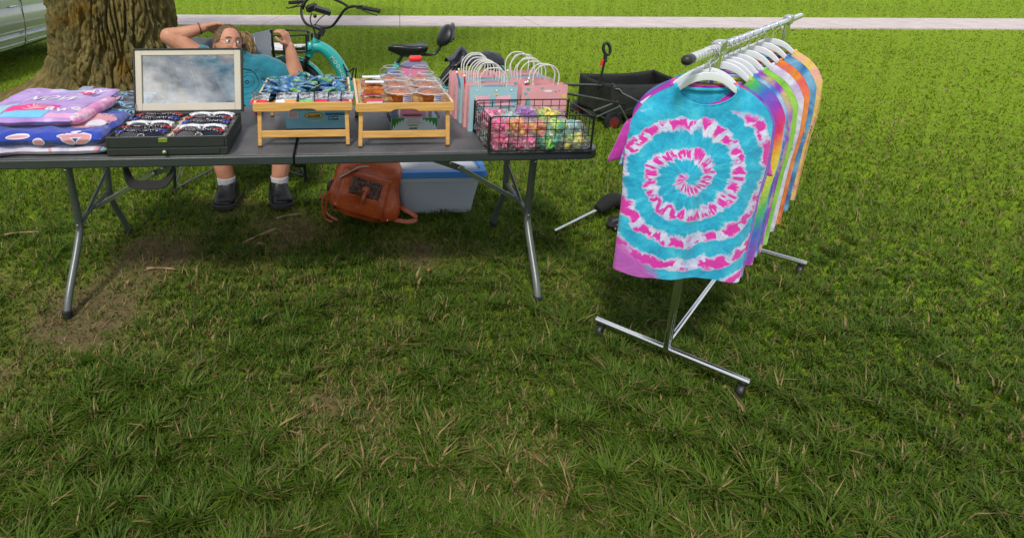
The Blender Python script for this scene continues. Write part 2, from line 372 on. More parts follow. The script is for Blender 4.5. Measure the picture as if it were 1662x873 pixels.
# ---------------------------------------------------------------- tree
def bark():
    m, t, b = nmat('bark'); N = t.nodes; l = t.links.new; tcn = N.new('ShaderNodeTexCoord')
    mpn = N.new('ShaderNodeMapping'); mpn.inputs['Scale'].default_value = (1, 1, .30); l(tcn.outputs['Object'], mpn.inputs[0])
    def nz(s, d, r, st=True):
        n = N.new('ShaderNodeTexNoise'); n.inputs['Scale'].default_value = s; n.inputs['Detail'].default_value = d; n.inputs['Roughness'].default_value = r
        l((mpn if st else tcn).outputs[0 if st else 'Object'], n.inputs[0]); return n
    r = N.new('ShaderNodeValToRGB'); e = r.color_ramp.elements; e[0].position = .3; e[0].color = (.06, .047, .018, 1); e[1].position = .75; e[1].color = (.36, .30, .13, 1)
    x = e.new(.52); x.color = (.20, .155, .055, 1); l(nz(15, 9, .72).outputs[0], r.inputs[0])
    r2_ = N.new('ShaderNodeValToRGB'); r2_.color_ramp.elements[0].position = .55; r2_.color_ramp.elements[1].position = .68; l(nz(2.1, 5, .6, False).outputs[0], r2_.inputs[0])
    mo = N.new('ShaderNodeMix'); mo.data_type = 'RGBA'; mo.inputs[7].default_value = (.20, .105, .012, 1)
    mm = N.new('ShaderNodeMath'); mm.operation = 'MULTIPLY'; mm.inputs[1].default_value = .75; l(r2_.outputs[0], mm.inputs[0]); l(mm.outputs[0], mo.inputs[0]); l(r.outputs[0], mo.inputs[6])
    mg = N.new('ShaderNodeMix'); mg.data_type = 'RGBA'; mg.inputs[7].default_value = (.10, .115, .06, 1)
    r3 = N.new('ShaderNodeValToRGB'); r3.color_ramp.elements[0].position = .5; r3.color_ramp.elements[1].position = .66; l(nz(3.7, 6, .7, False).outputs[0], r3.inputs[0])
    m3 = N.new('ShaderNodeMath'); m3.operation = 'MULTIPLY'; m3.inputs[1].default_value = .6; l(r3.outputs[0], m3.inputs[0]); l(m3.outputs[0], mg.inputs[0]); l(mo.outputs[2], mg.inputs[6])
    l(mg.outputs[2], b.inputs['Base Color']); b.inputs['Roughness'].default_value = .95; b.inputs['Specular IOR Level'].default_value = .15
    bp = N.new('ShaderNodeBump'); bp.inputs['Strength'].default_value = 1; bp.inputs['Distance'].default_value = .03; l(nz(30, 9, .8).outputs[0], bp.inputs['Height']); l(bp.outputs[0], b.inputs['Normal']); return m
BARK = bark()
TX, TY = -2.335, 6.42
tree = thing('oak_tree', 'huge old tree with deeply furrowed brown bark behind the blankets', 'tree', (TX, TY, 0))
def trunk_pt(u, v):
    z = -.12 + 3.3 * v ** 1.35; a = 2 * math.pi * u
    base = .585 + .03 * math.cos(2 * a + .5) - .03 * min(z, 2.0) + (.20 * max(0, z - 2.2))
    lob = .55 + .45 * math.cos(5 * a + 1.1) * .6 + .55 * math.exp(-((a - math.pi * 1.10) / .5) ** 2) * 4.2 + .35 * math.exp(-((a - 5.0) / .4) ** 2)
    fl = max(0, lob) * .42 * math.exp(-max(z, 0) / .15)
    r = base + fl
    cx, cy = math.cos(a), math.sin(a)
    w1 = noise.noise(Vector((cx * 2.2, cy * 2.2, z * .9))) * .5
    w2 = noise.noise(Vector((cx * 4, cy * 4, z * 3 + 9))) * .35
    rid = min(1, abs(noise.noise(Vector((cx * 8 + w1 + w2, cy * 8 + w1, z * 2.4 + w1)))) * 4.2)
    rid2 = min(1, abs(noise.noise(Vector((cx * 17 + w1 * 2 + w2, cy * 17 + w2, z * 7.5 + 5)))) * 3.2)
    r += .055 * rid + .030 * rid2 * rid + .014 * noise.noise(Vector((cx * 36, cy * 36, z * 16))) + .008 * noise.noise(Vector((cx * 80, cy * 80, z * 40))) - .03
    lean = .02 * z
    return (TX + r * cx - lean, TY + r * cy, z)
mb = MB(); mb.grid(trunk_pt, 640, 380, cu=True); trk = mb.build('trunk', BARK, tree, ang=180)
mb = MB(); limb_ends = []
for k in range(9):
    a = k * 2.4 + .3; el = R(38 + 18 * (k % 3)); Ln = (3.6 + (k % 4) * .9) * (.62 if math.sin(a) < -.2 else 1); p = Vector((TX, TY, 2.9)); pts = [p]; d = Vector((math.cos(a) * math.cos(el), math.sin(a) * math.cos(el), math.sin(el)))
    for j in range(6):
        p = p + d * (Ln / 6); pts.append(p.copy()); d = (d + Vector((random.uniform(-.2, .2), random.uniform(-.2, .2), random.uniform(-.05, .15)))).normalized()
        if j >= 2: limb_ends.append(p.copy())
        if j in (2, 4):
            q = p.copy(); d2 = (d + Vector((random.uniform(-1, 1), random.uniform(-1, 1), random.uniform(-.1, .5)))).normalized(); pp = [q.copy()]
            for _ in range(4): q = q + d2 * .5; pp.append(q.copy()); limb_ends.append(q.copy())
            mb.tube(pp, [.07, .055, .04, .03, .02], 7)
    mb.tube(pts, [.30, .22, .17, .14, .11, .08, .05], 10)
mb.build('limb', BARK, tree)
def leaves(centres, per, spread, size, name, tilt=1.0):
    n = len(centres) * per; C_ = np.repeat(np.array([tuple(c) for c in centres]), per, axis=0) + rng.normal(0, spread, (n, 3)) * np.array([1, 1, .6])
    a = rng.uniform(0, 6.28, n); b_ = rng.uniform(-.9, .9, n) * tilt; s = size * rng.uniform(.6, 1.3, n)
    u = np.stack([np.cos(a) * np.cos(b_), np.sin(a) * np.cos(b_), np.sin(b_)], 1) * s[:, None]
    v = np.stack([-np.sin(a), np.cos(a), rng.uniform(-.5, .5, n)], 1) * (s * .38)[:, None]
    co = np.stack([C_ - u, C_ + v, C_ + u, C_ - v], 1).reshape(-1, 3); q = np.arange(n)[:, None] * 4 + np.arange(4)
    c = np.array([.035, .085, .010]) + rng.uniform(0, 1, (n, 1)) * np.array([.05, .075, .012])
    return big_mesh(name, co, q, np.zeros((0, 3), int), np.repeat(c, 4, axis=0))
crown = finish('crown', leaves(limb_ends, 260, .55, .10, 'crown'), attr_mat('tree_leaf', transl=.3), tree, smooth=False)

# ---------------------------------------------------------------- parked car
PAINT = mat('silver_paint', (.42, .45, .45), .25, metal=.45, var=.04, coat=1)
DARKGL = mat('car_glass', (.02, .025, .025), .05, var=.05, coat=1)
car = thing('parked_car', 'silver parked car with chrome side strips left of the big tree', 'car', (-5.2, 8.6, 0))
XS = -4.3; Y0, Y1 = 6.15, 10.85
def car_ring(y, hs, zb, zt, tum):
    hw = .9; cx = XS - .9; k = hs
    prof = [(.80, zb), (.885, zb + .05), (.90, zb + .16), (.872, zb + .2), (.905, .50), (.915, .62), (.90, .80), (.87, .93), (.87 - tum * .5, .93 + (zt - .93) * .5), (.84 - tum, zt - .05), (.45, zt)]
    rr = [(cx + x * k, y, z) for x, z in prof] + [(cx - x * k, y, z) for x, z in reversed(prof)]
    return [Vector(p) for p in rr]
mb = MB(); rings = []
for y, hs, zb, zt, tum in [(6.15, .86, .35, .98, .02), (6.3, .95, .3, 1.02, .02), (6.7, .99, .27, 1.08, .03), (7.0, 1, .25, 1.15, .04), (7.5, 1, .25, 1.55, .22), (8.0, 1, .25, 1.68, .25), (8.6, 1, .26, 1.71, .25), (9.3, 1, .27, 1.70, .25), (9.9, 1, .27, 1.66, .25), (10.4, .99, .28, 1.5, .22), (10.7, .95, .32, 1.15, .08), (10.85, .88, .38, .98, .04)]:
    rings.append(car_ring(y, hs, zb, zt, tum))
mb.loft(rings); body = mb.build('body', PAINT, car, ang=50, bevel=.01)
def side_patch(nm, y0, y1, z0, z1, x0, x1, m, th=.012):
    b_ = MB(); b_.add([(x0, y0, z0), (x0, y1, z0), (x1, y1, z1), (x1, y0, z1), (x0 - th, y0, z0), (x0 - th, y1, z0), (x1 - th, y1, z1), (x1 - th, y0, z1)], [(0, 1, 2, 3), (7, 6, 5, 4), (0, 4, 5, 1), (1, 5, 6, 2), (2, 6, 7, 3), (3, 7, 4, 0)]); return b_.build(nm, m, car, bevel=.003)
for y0, y1 in ((7.25, 8.43), (8.47, 9.6)):
    side_patch('window', y0 + .1, y1 - .05, .97, 1.5, XS - .022, XS - .175, DARKGL)
    dr = side_patch('door', y0, y1 - .004, .50, .925, XS + .008, XS - .008, PAINT)
    g = MB(); g.box(XS - .02, XS + .012, y0, y1 - .01, .415, .437); g.build('chrome_strip', CHROME, car, bevel=.003)
    g = MB(); g.box(XS - .03, XS + .006, y0, y1 - .01, .333, .345); g.build('chrome_strip', CHROME, car, bevel=.002)
    h_ = MB(); h_.tube([(XS + .005, y1 - .3, .83), (XS + .03, y1 - .27, .835), (XS + .03, y1 - .14, .835), (XS + .005, y1 - .11, .83)], .011, 8); h_.build('door_handle', CHROME, car)
g = MB()
g.tube(spline([(XS + .004, 8.452, .92), (XS + .010, 8.445, .75), (XS + .012, 8.44, .6), (XS + .004, 8.44, .5), (XS - .002, 8.43, .42), (XS - .006, 8.41, .33), (XS - .03, 8.34, .28)], 4), .0045, 6); g.build('door_gap', RUBBER, car)
for y in (6.95, 9.95):
    for sx in (0, -1):
        x = XS - .02 - (1.56 if sx else 0); b_ = MB(); Rm = rot(0, 90, 0)
        b_.lathe([(.2, -.1), (.30, -.1), (.33, -.07), (.335, 0), (.33, .07), (.30, .1), (.2, .1)], (x - .1, y, .335), 28, Rm)
        wh = b_.build('wheel', RUBBER, car); b_ = MB(); b_.lathe([(.04, .105), (.19, .085), (.205, .10), (.20, -.09)], (x - .1, y, .335), 20, Rm); b_.build('rim', CHROME, wh)
for x in (XS - .2, XS - 1.6):
    b_ = MB(); b_.sph((x, 6.22, .72), (.16, .06, .09)); b_.build('headlight', mat('lamp_lens', (.75, .76, .78), .1, var=.03, coat=1), car)
    b_ = MB(); b_.sph((x, 10.78, .85), (.13, .06, .12)); b_.build('tail_light', mat('tail_lens', (.35, .01, .01), .15, coat=1), car)
# ================================================================ folding table
TL, TR, TF, TB, TT = -1.395, 1.045, 2.195, 2.985, .74
TABLE = mat('table_plastic', (.098, .098, .104), .36, var=.28, vs=7, bump=.5, bs=260, spec=.55)
EDGE = mat('table_edge', (.026, .031, .035), .38, bump=.15, bs=300)
LEGM = mat('leg_grey', (.125, .14, .135), .38, metal=.35, bump=.05)
table = thing('folding_table', 'long dark grey plastic folding table with grey metal legs holding the goods', 'table', (-.18, 2.59, 0))
def rrect(x0, x1, y0, y1, rr, n=6):          # rr = radii at (x0,y0),(x1,y0),(x1,y1),(x0,y1)
    o = []
    for (cx, cy, r, a0) in ((x0 + rr[0], y0 + rr[0], rr[0], 180), (x1 - rr[1], y0 + rr[1], rr[1], 270), (x1 - rr[2], y1 - rr[2], rr[2], 0), (x0 + rr[3], y1 - rr[3], rr[3], 90)):
        for k in range(n + 1):
            a = R(a0 + 90 * k / n); o.append((cx + r * math.cos(a), cy + r * math.sin(a)))
    return o
def slab(mb_, outline, z0, z1, inset=0):
    n = len(outline); vs = [(x, y, z0) for x, y in outline] + [(x, y, z1) for x, y in outline]
    mb_.add(vs, [tuple(reversed(range(n))), tuple(range(n, 2 * n))] + [(k, (k + 1) % n, n + (k + 1) % n, n + k) for k in range(n)])
for (x0, x1, rr) in ((TL, -.1825, (.06, .006, .006, .06)), (-.1775, TR, (.006, .06, .06, .006))):
    m_ = MB(); slab(m_, rrect(x0, x1, TF, TB, rr), TT - .042, TT - .004); m_.build('table_edge', EDGE, table, bevel=.005)
    m_ = MB(); slab(m_, rrect(x0 + .007, x1 - .002, TF + .007, TB - .007, [max(.005, r - .006) for r in rr]), TT - .02, TT); m_.build('table_top', TABLE, table, bevel=.003)
for y in (2.48, 2.90):
    m_ = MB(); m_.box(TL + .08, -.22, y - .012, y + .012, .672, .698); m_.build('side_rail', LEGM, table, bevel=.003)
    m_ = MB(); m_.box(-.14, TR - .08, y - .012, y + .012, .672, .698); m_.build('side_rail', LEGM, table, bevel=.003)
for sx, X in ((-1, -1.18), (1, .872)):
    for (yt, yb, yf) in ((2.47, 2.50, 2.27), (2.89, 2.875, 3.055)):
        m_ = MB(); m_.tube([(X, yt, .69), (X, yb, .36), (X, yb, .30)] + spline([(X, yb, .30), (X, yb * .75 + yf * .25, .225), (X, yf * .8 + yb * .2, .085), (X, yf, .012)], 5)[1:], .0165, 14)
        lg = m_.build('leg', LEGM, table)
        m_ = MB(); m_.lathe([(.0, -.002), (.02, -.002), (.021, .028), (.0165, .03)], (X, yf, .0), 14); m_.build('foot_cap', RUBBER, lg)
        
        for (ry, rz2) in ((yb, .325), (yt, .6)): m_ = MB(); m_.sph((X, ry - .017, rz2), (.005, .003, .005), 8, 6); m_.build('rivet', CHROME, lg)
    m_ = MB(); m_.tube([(X, 2.5, .335), (X, 2.875, .335)], .010, 10); m_.tube([(X, 2.5, .30), (X, 2.875, .44)], .009, 8); m_.tube([(X, 2.47, .66), (X, 2.89, .66)], .012, 8); m_.build('crossbar', LEGM, table)
    m_ = MB(); kx = X - sx * .30; e = X - sx * .76
    m_.bar((X - sx * .005, 2.675, .325), (kx, 2.675, .50), .010, .022); m_.build('brace_arm', mat('brace_steel', (.36, .38, .39), .3, metal=.8), table, bevel=.002)
    m_ = MB(); m_.bar((kx + sx * .03, 2.69, .482), (e, 2.69, .668), .010, .030); m_.build('brace_arm', LEGM, table, bevel=.002)
    
    for bq in ((kx, 2.666, .50), (kx - sx * .04, 2.672, .522)): m_ = MB(); m_.sph(bq, .007, 8, 6); m_.build('hinge_bolt', CHROME, table)
m_ = MB(); m_.tube([(.55, 2.86, .50), (.872, 2.872, .335 + .13)], .004, 6); m_.build('lock_rod', CHROME, table)
m_ = MB(); m_.box(-.2, -.16, 2.3, 2.34, .655, .70); m_.lathe([(0, 0), (.022, 0), (.03, .02), (.0, .021)], (-.165, 2.25, .672), 12); m_.build('fold_hinge', BLACKMET, table, bevel=.003)
# webbing carry strap
def strap(pts, wd, th, nm, m, parent, k=8, wdir=None):
    P_ = spline(pts, k); b_ = MB(); rings = []
    for i, p in enumerate(P_):
        t = (P_[min(i + 1, len(P_) - 1)] - P_[max(i - 1, 0)]).normalized(); wv = Vector(wdir) if wdir else Vector((0, 1, 0)); wv = (wv - t * wv.dot(t)).normalized(); nn = t.cross(wv)
        rings.append([p + wv * wd + nn * th, p - wv * wd + nn * th, p - wv * wd - nn * th, p + wv * wd - nn * th])
    b_.loft(rings); return b_.build(nm, m, parent, bevel=th * .5)
strap([(-.845, 2.24, .70), (-.84, 2.235, .655), (-.82, 2.23, .618), (-.76, 2.228, .612), (-.70, 2.23, .618), (-.665, 2.235, .66), (-.655, 2.24, .70)], .018, .004, 'carry_strap', mat('black_webbing', (.012, .012, .013), .75, bump=.5, bs=500), table, wdir=(0, .55, .8))

# ================================================================ bamboo bed trays
def bamboo():
    m, t, b = nmat('bamboo'); N = t.nodes; l = t.links.new; tcn = N.new('ShaderNodeTexCoord')
    mpn = N.new('ShaderNodeMapping'); mpn.inputs['Scale'].default_value = (3, 40, 60); l(tcn.outputs['Object'], mpn.inputs[0])
    n = N.new('ShaderNodeTexNoise'); n.inputs['Scale'].default_value = 3; n.inputs['Detail'].default_value = 6; l(mpn.outputs[0], n.inputs[0])
    r = N.new('ShaderNodeValToRGB'); r.color_ramp.elements[0].position = .3; r.color_ramp.elements[0].color = (.48, .245, .065, 1); r.color_ramp.elements[1].position = .7; r.color_ramp.elements[1].color = (.70, .40, .13, 1)
    l(n.outputs[0], r.inputs[0]); l(r.outputs[0], b.inputs['Base Color']); b.inputs['Roughness'].default_value = .42; b.inputs['Coat Weight'].default_value = .15; return m
BAM = bamboo(); BAML = mat('bamboo_light', (.66, .52, .33), .5, var=.1, vs=30, stretch=(20, 1, 20)); BAMD = mat('bamboo_foot', (.05, .03, .02), .8)
def tray(loc, W, D, label, rz=0, zr=.186):
    # local origin at the front left foot on the table; front rail faces -y
    t = thing('bed_tray', label, 'tray', (0, 0, 0)); z1 = zr; z0 = zr - .035
    b_ = MB(); pr = [(-.018, z1)]; 
    arch = [(W * .5 + .055, z0), (W * .5 + .045, z0 + .007), (W * .5 + .03, z0 + .010), (W * .5 - .03, z0 + .010), (W * .5 - .045, z0 + .007), (W * .5 - .055, z0)]
    poly = [(-.018, z1), (-.020, z0 + .006), (-.014, z0)] + list(reversed(arch)) + [(W + .014, z0), (W + .020, z0 + .006), (W + .018, z1)]
    b_.prism(poly, .010, c=(0, -.012, 0)); b_.build('front_rail', BAM, t, bevel=.0015)
    b_ = MB(); b_.prism([(-.018, z1 - .002), (-.018, z0), (W + .018, z0), (W + .018, z1 - .002)], .010, c=(0, D + .004, 0)); b_.build('back_rail', BAM, t, bevel=.0015)
    for x in (-.016, W + .006):
        b_ = MB(); b_.box(x, x + .010, -.001, D + .003, z0 + .002, z1 + .004); b_.build('side_rail', BAML, t, bevel=.0015)
    b_ = MB(); b_.box(-.005, W + .005, -.001, D + .003, z0 + .006, z0 + .012); b_.build('tray_panel', BAM, t)
    for (y, s) in ((.012, 1), (D - .012, -1)):
        for x, sl_ in ((0, .0), (W, .0)):
            b_ = MB(); b_.bar((x + (.004 if x == 0 else -.004), y, z0 + .004), (x - (.0 if x == 0 else 0), y - s * .012, .006), .012, .017, up=(1, 0, 0)); lg = b_.build('leg', BAM, t, bevel=.003)
            b_ = MB(); b_.box(x - .008, x + .008, y - s * .012 - .006, y - s * .012 + .006, 0, .007); b_.build('foot', BAMD, lg)
        b_ = MB(); b_.box(.008, W - .008, y - s * .008 - .005, y - s * .008 + .005, .040, .068); b_.build('leg_bar', BAM, t, bevel=.0015)
    t.location = loc; t.rotation_euler = (0, 0, R(rz)); OFF[t.name] = Vector((0, 0, 0)); return t
T1 = (-.322, 2.295, TT); T2 = (.082, 2.268, TT); TW, TD = .355, .47
tray(T1, TW, TD, 'bamboo bed tray heaped with blue snack pouches')
tray(T2, TW, TD, 'bamboo bed tray holding clear tubs of baked goods')
FLOOR = TT + .186 - .035 + .012
# ---------------------------------------------------------------- snack pouches
def pouch_mat(name, a, b_, c_, metal=.5, rough=.28):
    m, t, bs = nmat(name); N = t.nodes; l = t.links.new; tcn = N.new('ShaderNodeTexCoord'); v = N.new('ShaderNodeTexNoise'); v.inputs['Scale'].default_value = 38; v.inputs['Detail'].default_value = 3
    l(tcn.outputs['Object'], v.inputs[0]); r = N.new('ShaderNodeValToRGB'); r.color_ramp.interpolation = 'CONSTANT'; e = r.color_ramp.elements
    e[0].position = 0; e[0].color = c4(a); e[1].position = .5; e[1].color = c4(b_); x = e.new(.60); x.color = c4(c_); x = e.new(.66); x.color = c4(a)
    l(v.outputs[0], r.inputs[0]); l(r.outputs[0], bs.inputs['Base Color']); bs.inputs['Metallic'].default_value = metal; bs.inputs['Roughness'].default_value = rough
    nb = N.new('ShaderNodeTexNoise'); nb.inputs['Scale'].default_value = 70; l(tcn.outputs['Object'], nb.inputs[0]); bp = N.new('ShaderNodeBump'); bp.inputs['Strength'].default_value = .45; bp.inputs['Distance'].default_value = .01
    l(nb.outputs[0], bp.inputs['Height']); l(bp.outputs[0], bs.inputs['Normal']); return m
SILV = pouch_mat('silver_foil', (.78, .79, .82), (.48, .49, .53), (.80, .80, .84), .9, .22)
BLUEF = [pouch_mat('blue_foil', (.045, .16, .40), (.10, .30, .55), (.55, .62, .72)), pouch_mat('blue_green_foil', (.03, .12, .30), (.08, .34, .10), (.20, .45, .65)), pouch_mat('pale_blue_foil', (.10, .32, .58), (.03, .10, .28), (.62, .70, .80)), pouch_mat('green_flash_foil', (.04, .17, .38), (.18, .46, .05), (.70, .72, .75))]
def pouch_mesh(w_, h_, th, seed, nm, mats_):
    b_ = MB(); nu, nv = 13, 15
    def f(sgn):
        def g(u, v):
            x = (u - .5) * w_; y = (v - .5) * h_; e = max(0, 1 - abs(2 * v - 1) ** 3.5) * max(0, 1 - abs(2 * u - 1) ** 3) ** .6
            cr = (.5 if v > .1 and v < .9 else 1) * .0006 * math.sin(u * 60)
            z = sgn * (th * .5 * e * (1 + .5 * noise.noise(Vector((x * 60, y * 60, seed)))) + .0004) + cr + .004 * noise.noise(Vector((x * 25 + seed, y * 25, 1)))
            x *= 1 - .07 * math.sin(v * math.pi)
            return (x, y, z)
        return g
    b_.grid(f(1), nu, nv); b_.grid(f(-1), nu, nv)
    if len(mats_) > 1:
        for k in range(len(b_.f)):
            row = (k % ((nu - 1) * (nv - 1))) // (nu - 1)
            b_.mi[k] = 1 if row < 4 else 0
    return b_.build(nm, mats_, None)
kinds = [pouch_mesh(.052, .075, .014, i * 3.1, 'snack_pouch', [BLUEF[i]]) for i in range(4)]
GP = 'blue snack pouches heaped in the left bamboo tray'
cnt = 0; protos = list(kinds)
NXP, NYP = 6, 8
for lay in range(2):
    for j in range(NYP - (0 if lay == 0 else 1)):
        for i in range(NXP):
            x = T1[0] + .03 + (TW - .06) * i / (NXP - 1) + random.uniform(-.013, .013); y = T1[1] + .115 + (TD - .15) * (j + .4 * lay) / (NYP - 1) + random.uniform(-.012, .012)
            z = FLOOR + .011 + lay * .020 + random.uniform(0, .004) + .010 * math.sin(math.pi * i / (NXP - 1)) * lay
            k = random.randrange(4)
            if protos[k] is not None: o = protos[k]; protos[k] = None
            else: o = kinds[k].copy(); COL.objects.link(o)
            o.location = (x, y, z); o.rotation_euler = (random.uniform(-.3, .5), random.uniform(-.35, .35), random.uniform(0, 6.28))
            tag(o, 'shiny blue foil snack pouch in the heap filling the left bamboo tray', 'snack pouch', GP); cnt += 1
fronts = [('red', (.60, .012, .02), -.012, .075), ('white', (.75, .76, .8), .070, .04), ('orange', (.75, .26, .04), .108, .055), ('green', (.16, .42, .10), .172, .062), ('crimson', (.50, .01, .05), .232, .055), ('mauve', (.22, .12, .22), .285, .05), ('dark red', (.30, .02, .05), .338, .05)]
for nm_, c_, x, ww in fronts:
    o = pouch_mesh(ww, .068, .012, x * 40, 'snack_pouch', [SILV, mat('foil_' + nm_.replace(' ', '_'), c_, .3, metal=.2, bump=.5, bs=200)])
    o.location = (T1[0] + x + .018, T1[1] + .036, FLOOR + .031); o.rotation_euler = (R(30), 0, R(random.uniform(-6, 6)))
    tag(o, {'red': 'silver snack pouch with broad red end at front left corner of tray', 'white': 'narrow white and silver snack pouch beside the red ended one'}.get(nm_, 'silver snack pouch with %s end leaning on the front rail of tray' % nm_), 'snack pouch', 'silver snack pouches along the front of the left tray')
b_ = MB(); b_.obox((T1[0] + .235, T1[1] + .125, FLOOR + .052), (.05, .008, .003), rot(10, 0, -4)); o = b_.build('snack_wrapper', mat('purple_foil', (.33, .02, .30), .3, metal=.3), bevel=.001); tag(o, 'thin bright purple wrapper strip lying on the blue pouches', 'wrapper')

# ---------------------------------------------------------------- boxes under the trays
def carton(name, label, x0, x1, y0, y1, z1, m, rz=0):
    t = thing(name, label, 'box', ((x0 + x1) / 2, y0, TT)); b_ = MB(); b_.box(x0, x1, y0, y1, TT + .001, z1); b_.build('carton', m, t, bevel=.0015); return t
sky_c = mat('box_blue', (.24, .56, .74), .5, var=.05, vs=20); bx = carton('snack_box', 'pale blue snack box turned upside down under the left tray', -.236, .026, 2.532, 2.70, TT + .0885, sky_c)
Yf = 2.532
b_ = MB(); b_.box(-.2365, .0265, Yf - .001, Yf + .02, TT + .001, TT + .007); b_.build('bottom_band', mat('navy', (.008, .012, .05), .5), bx)
def oval(cx, cz, rx, rz_, y, nm, m, par, th=.0007, n=32, Rm=None):
    b_ = MB(); b_.prism([(rx * math.cos(2 * math.pi * k / n), rz_ * math.sin(2 * math.pi * k / n)) for k in range(n)], th, Rm, (cx, y, cz)); return b_.build(nm, m, par, smooth=False)
YEL = mat('label_yellow', (.80, .55, .03), .5); DKG = mat('label_dark', (.012, .03, .02), .5); WH = mat('label_white', (.75, .76, .78), .5, var=.03)
oval(-.113, TT + .066, .042, .0135, Yf - .0008, 'logo_border', DKG, bx); oval(-.113, TT + .066, .039, .0112, Yf - .0014, 'logo', YEL, bx)
text("MOTT'S", .0135, DKG, bx, facing((-.113, Yf - .002, TT + .0655), flip=True), bold=.0006, xs=1.15)
b_ = MB(); b_.box(-.227, -.183, Yf - .0008, Yf, TT + .057, TT + .083); b_.build('label_panel', WH, bx)
b_ = MB()
for r_ in range(5): b_.box(-.224, -.186, Yf - .0014, Yf - .0006, TT + .060 + r_ * .0045, TT + .0625 + r_ * .0045)
b_.build('fine_print', mat('print_red', (.6, .12, .10), .5), bx)
b_ = MB(); b_.box(-.062, .0262, Yf - .0008, Yf, TT + .066, TT + .078); b_.build('label_panel', mat('mid_blue', (.01, .14, .32), .5), bx)
b_ = MB(); b_.box(-.05, -.006, Yf - .0014, Yf, TT + .045, TT + .063); b_.build('label_panel', mat('dark_blue', (.01, .06, .16), .5), bx)
b_ = MB(); b_.box(-.048, -.029, Yf - .002, Yf, TT + .048, TT + .061); b_.build('label_panel', mat('light_blue', (.12, .45, .62), .5), bx)
b_ = MB(); b_.box(-.026, -.009, Yf - .002, Yf - .0012, TT + .053, TT + .058); b_.box(-.125, -.085, Yf - .001, Yf, TT + .0405, TT + .042); b_.build('fine_print', WH, bx)

gb = carton('tea_box', 'pale carton printed with green trees under the right tray', .226, .432, 2.50, 2.66, TT + .058, mat('box_pale', (.62, .74, .78), .4, var=.05, coat=.3))
Yf = 2.50; G2 = mat('print_green', (.02, .28, .03), .5)
def tri(pts, m, par, y=Yf, nm='printed_tree'): b_ = MB(); b_.prism(pts, .0008, c=(0, y - .0008, TT)); return b_.build(nm, m, par, smooth=False)
tri([(.228, .057), (.226 + .060, .057), (.279, .040), (.274, .052), (.266, .036), (.262, .046), (.254, .026), (.249, .04), (.243, .012), (.236, .03), (.232, .004), (.228, .004)], G2, gb)
tri([(.365, .057), (.431, .057), (.431, .018), (.427, .012), (.420, .036), (.414, .02), (.408, .045), (.398, .034), (.392, .05), (.382, .04), (.376, .053), (.369, .046)], G2, gb)
text("MOTT'S", .010, DKG, gb, facing((.325, Yf - .0012, TT + .011), flip=True), bold=.0006)
oval(.325, TT + .024, .026, .004, Yf - .0009, 'label_band', mat('lime', (.28, .42, .04), .5), gb)
b_ = MB(); b_.box(.295, .360, Yf - .0008, Yf, TT + .033, TT + .036); b_.box(.300, .352, Yf - .0008, Yf, TT + .041, TT + .044); b_.build('fine_print', mat('mauve_print', (.5, .25, .42), .5), gb)
b_ = MB(); b_.box(.300, .355, Yf - .0008, Yf, TT + .050, TT + .053); b_.build('fine_print', mat('green_print', (.2, .4, .22), .5), gb)
b_ = MB(); b_.box(.2275, .4305, Yf + .001, 2.659, TT + .0575, TT + .0588); b_.build('box_top', mat('box_top_blue', (.13, .22, .30), .3, c2=(.35, .38, .42), vs=6, coat=.4), gb)
o_ = MB(); n = 28; o_.add([(.325 + .045 * math.cos(6.283 * k / n), 2.545 + .018 * math.sin(6.283 * k / n), TT + .0596) for k in range(n)], [tuple(range(n))]); o_.build('logo', DKG, gb)
o_ = MB(); o_.add([(.325 + .040 * math.cos(6.283 * k / n), 2.545 + .014 * math.sin(6.283 * k / n), TT + .0600) for k in range(n)], [tuple(range(n))]); o_.build('logo_face', mat('olive_gold', (.25, .22, .06), .5), gb)
for s in (-1, 1):
    b_ = MB(); b_.obox((.329 + s * .111, 2.58, TT + .045), (.001, .14, .03), rot(0, s * 28, 0)); b_.build('flap', mat('flap_grey', (.5, .5, .52), .5), gb)

